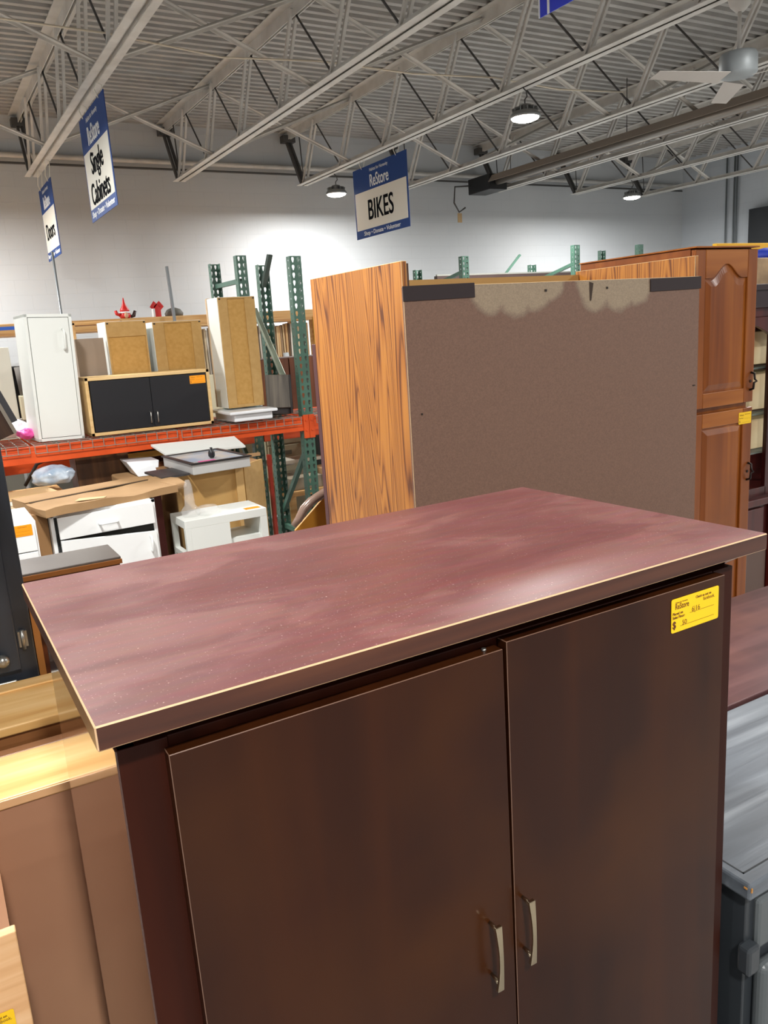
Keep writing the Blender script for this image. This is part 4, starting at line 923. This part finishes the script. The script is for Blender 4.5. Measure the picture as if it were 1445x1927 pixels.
mh = N.new('ShaderNodeMix'); mh.data_type = 'RGBA'; mh.blend_type = 'OVERLAY'; mh.inputs[0].default_value = .25; L.new(mx.outputs[2], mh.inputs[6]); L.new(n3.outputs[1], mh.inputs[7]); L.new(mh.outputs[2], B.inputs['Base Color'])
rr = N.new('ShaderNodeMapRange'); rr.inputs['From Min'].default_value = .35; rr.inputs['From Max'].default_value = .7; rr.inputs['To Min'].default_value = .35; rr.inputs['To Max'].default_value = .46; L.new(n1.outputs[0], rr.inputs[0]); L.new(rr.outputs[0], B.inputs['Roughness'])
slab_m = m
worn = M('worn tan edge and glint', 'd8b188', .45)  # bevel colour holds both edge wear and the specular line
edge_m = WOOD('armoire edge wood', '2f1710', '472518', '5a3320', 'x', 5, .35)
door_m = WOOD('armoire mahogany doors', '250e05', '2d1307', '361808', 'z', 2.2, .28, blotch='3b1d08', fine=.15, spec=.22)
side_m = M('armoire glossy side', '482a20', .13, c2='3f241b', scale=4, coat=.4)
frame_m = WOOD('armoire dark frame', '2a0f07', '331309', '3c180b', 'z', 3, .42, fine=.3, spec=.12)
AX, AY = .091, .731
t = thing('armoire', 'large maroon brown armoire with two doors, metal handles and a yellow price sticker', 'cabinet', (AX, AY, 0))
mb = MB(); mb.prism([(0, 0, 1.284), (.998, .011, 1.284), (.979, .566, 1.284), (0, .565, 1.284)], (0, 0, .026))
for f in mb.bm.faces: f.material_index = 1
mb.bm.normal_update()
for f in mb.bm.faces:
    if abs(f.normal.z) > .9 and f.calc_center_median().z > 1.3: f.material_index = 0
o = link('top_board', mb, [slab_m, edge_m, worn], t, bevel=.0016, seg=1, bmat=2)
bx0, bx1, by0, by1 = .020, .953, .055, .556
bm = bmesh.new()
lo = [bm.verts.new(p_) for p_ in ((bx0, by0 - .004, 1.262), (bx1, by0 - .004, 1.262), (bx1, by1, 1.262), (bx0, by1, 1.262))]
hi = [bm.verts.new(p_) for p_ in ((.006, .010, 1.284), (.990, .020, 1.284), (.972, .560, 1.284), (.006, .560, 1.284))]
for i in range(4): bm.faces.new((lo[i], lo[(i + 1) % 4], hi[(i + 1) % 4], hi[i]))
bm.faces.new(lo[::-1]); bm.faces.new(hi)
link('cornice', bm, M('cornice black brown', '2a211f', .16), t)
link('side_panel', MB().box(bx0, bx0 + .02, by0 - .0185, by1, 0, 1.262), side_m, t, bevel=.0008, seg=1)
link('side_panel', MB().box(bx1 - .02, bx1, by0, by1, 0, 1.262), side_m, t, bevel=.0012)
link('back_panel', MB().box(bx0 + .02, bx1 - .02, by1 - .008, by1, .04, 1.26), M('plain back board', '5a4334', .7), t)
link('face_frame', MB().box(bx0 + .0018, .072, by0 - .0195, by0 + .018, 0, 1.262).box(.908, bx1, by0 - .018, by0 + .001, 0, 1.262).box(.072, .908, by0 - .017, by0 + .001, 1.2, 1.262).box(.072, .908, by0 - .017, by0 + .001, 0, .10), frame_m, t, bevel=.001)
link('inner_shelf', MB().box(.04, .908, by0 + .02, by1 - .01, .62, .64), frame_m, t)
DY = .017
dworn = M('door worn rim', '6d5040', .4)
d1 = link('door', MB().obox((.281, DY + .0095, .657), (1, 0, .006), (0, 1, 0), (-.006, 0, 1), .2105, .0095, .595), [door_m, dworn], t, bevel=.0008, seg=1, bmat=1)
d2 = link('door', MB().obox((.7015, DY + .0095, .663), (1, 0, .0), (0, 1, 0), (0, 0, 1), .2075, .0095, .598), [door_m, dworn], t, bevel=.0008, seg=1, bmat=1)
satin = M('brushed nickel', 'b8a98f', .28, metal=1)
def bow(parent, p, q, dz=0):
    """bow pull: broad tapered face curving between two stand-offs"""
    x, ztop = p; L_ = q; n = 16; bm = bmesh.new(); rows = []
    for i in range(n + 1):
        u = i / n; z = ztop - L_ * u; cv = math.sin(PI * u)
        hw = .0052 - .0020 * cv; th = .0035 + .002 * (1 - cv)
        yo = DY - .021 - .004 * cv + .0
        rows.append([bm.verts.new(v_) for v_ in ((x - hw, yo, z), (x + hw, yo, z), (x + hw, yo + th, z), (x - hw, yo + th, z))])
    for a, b in zip(rows, rows[1:]):
        for k in range(4): bm.faces.new((a[k], a[(k + 1) % 4], b[(k + 1) % 4], b[k]))
    bm.faces.new(rows[0]); bm.faces.new(rows[-1][::-1])
    h = link('handle', bm, satin, parent, bevel=.0008)
    for z in (ztop - .006, ztop - L_ + .012):
        link('handle_post', MB().tube([(x, DY + .001, z), (x, DY - .010, z), (x, DY - .019, z)], [.0022, .0032, .0045], 10), satin, h)
    return h
pa = pix(921, 1738, 'y', AY + DY); pb = pix(983, 1690, 'y', AY + DY)
bow(d1, (pa.x - AX, pa.z + .008), .099); bow(d2, (pb.x - AX, pb.z + .008), .099)
A_ = pix(1262, 1193, 'y', AY + DY); Bq = pix(1350, 1162, 'y', AY + DY); C_ = pix(1261, 1130, 'y', AY + DY)
xd = (Bq - A_); up = (C_ - A_); up = (up - xd.normalized() * up.dot(xd.normalized()))
sticker(d2, (A_.x - AX, DY - .0003, A_.z), xd, (0, 0, 1) if 0 else up, xd.length, up.length, 'yellow', full=True)
link('hinge_screw', MB().lathe([(.003, 0), (.003, .004)], (.466, DY + .010, 1.2525), 10), nick, t)
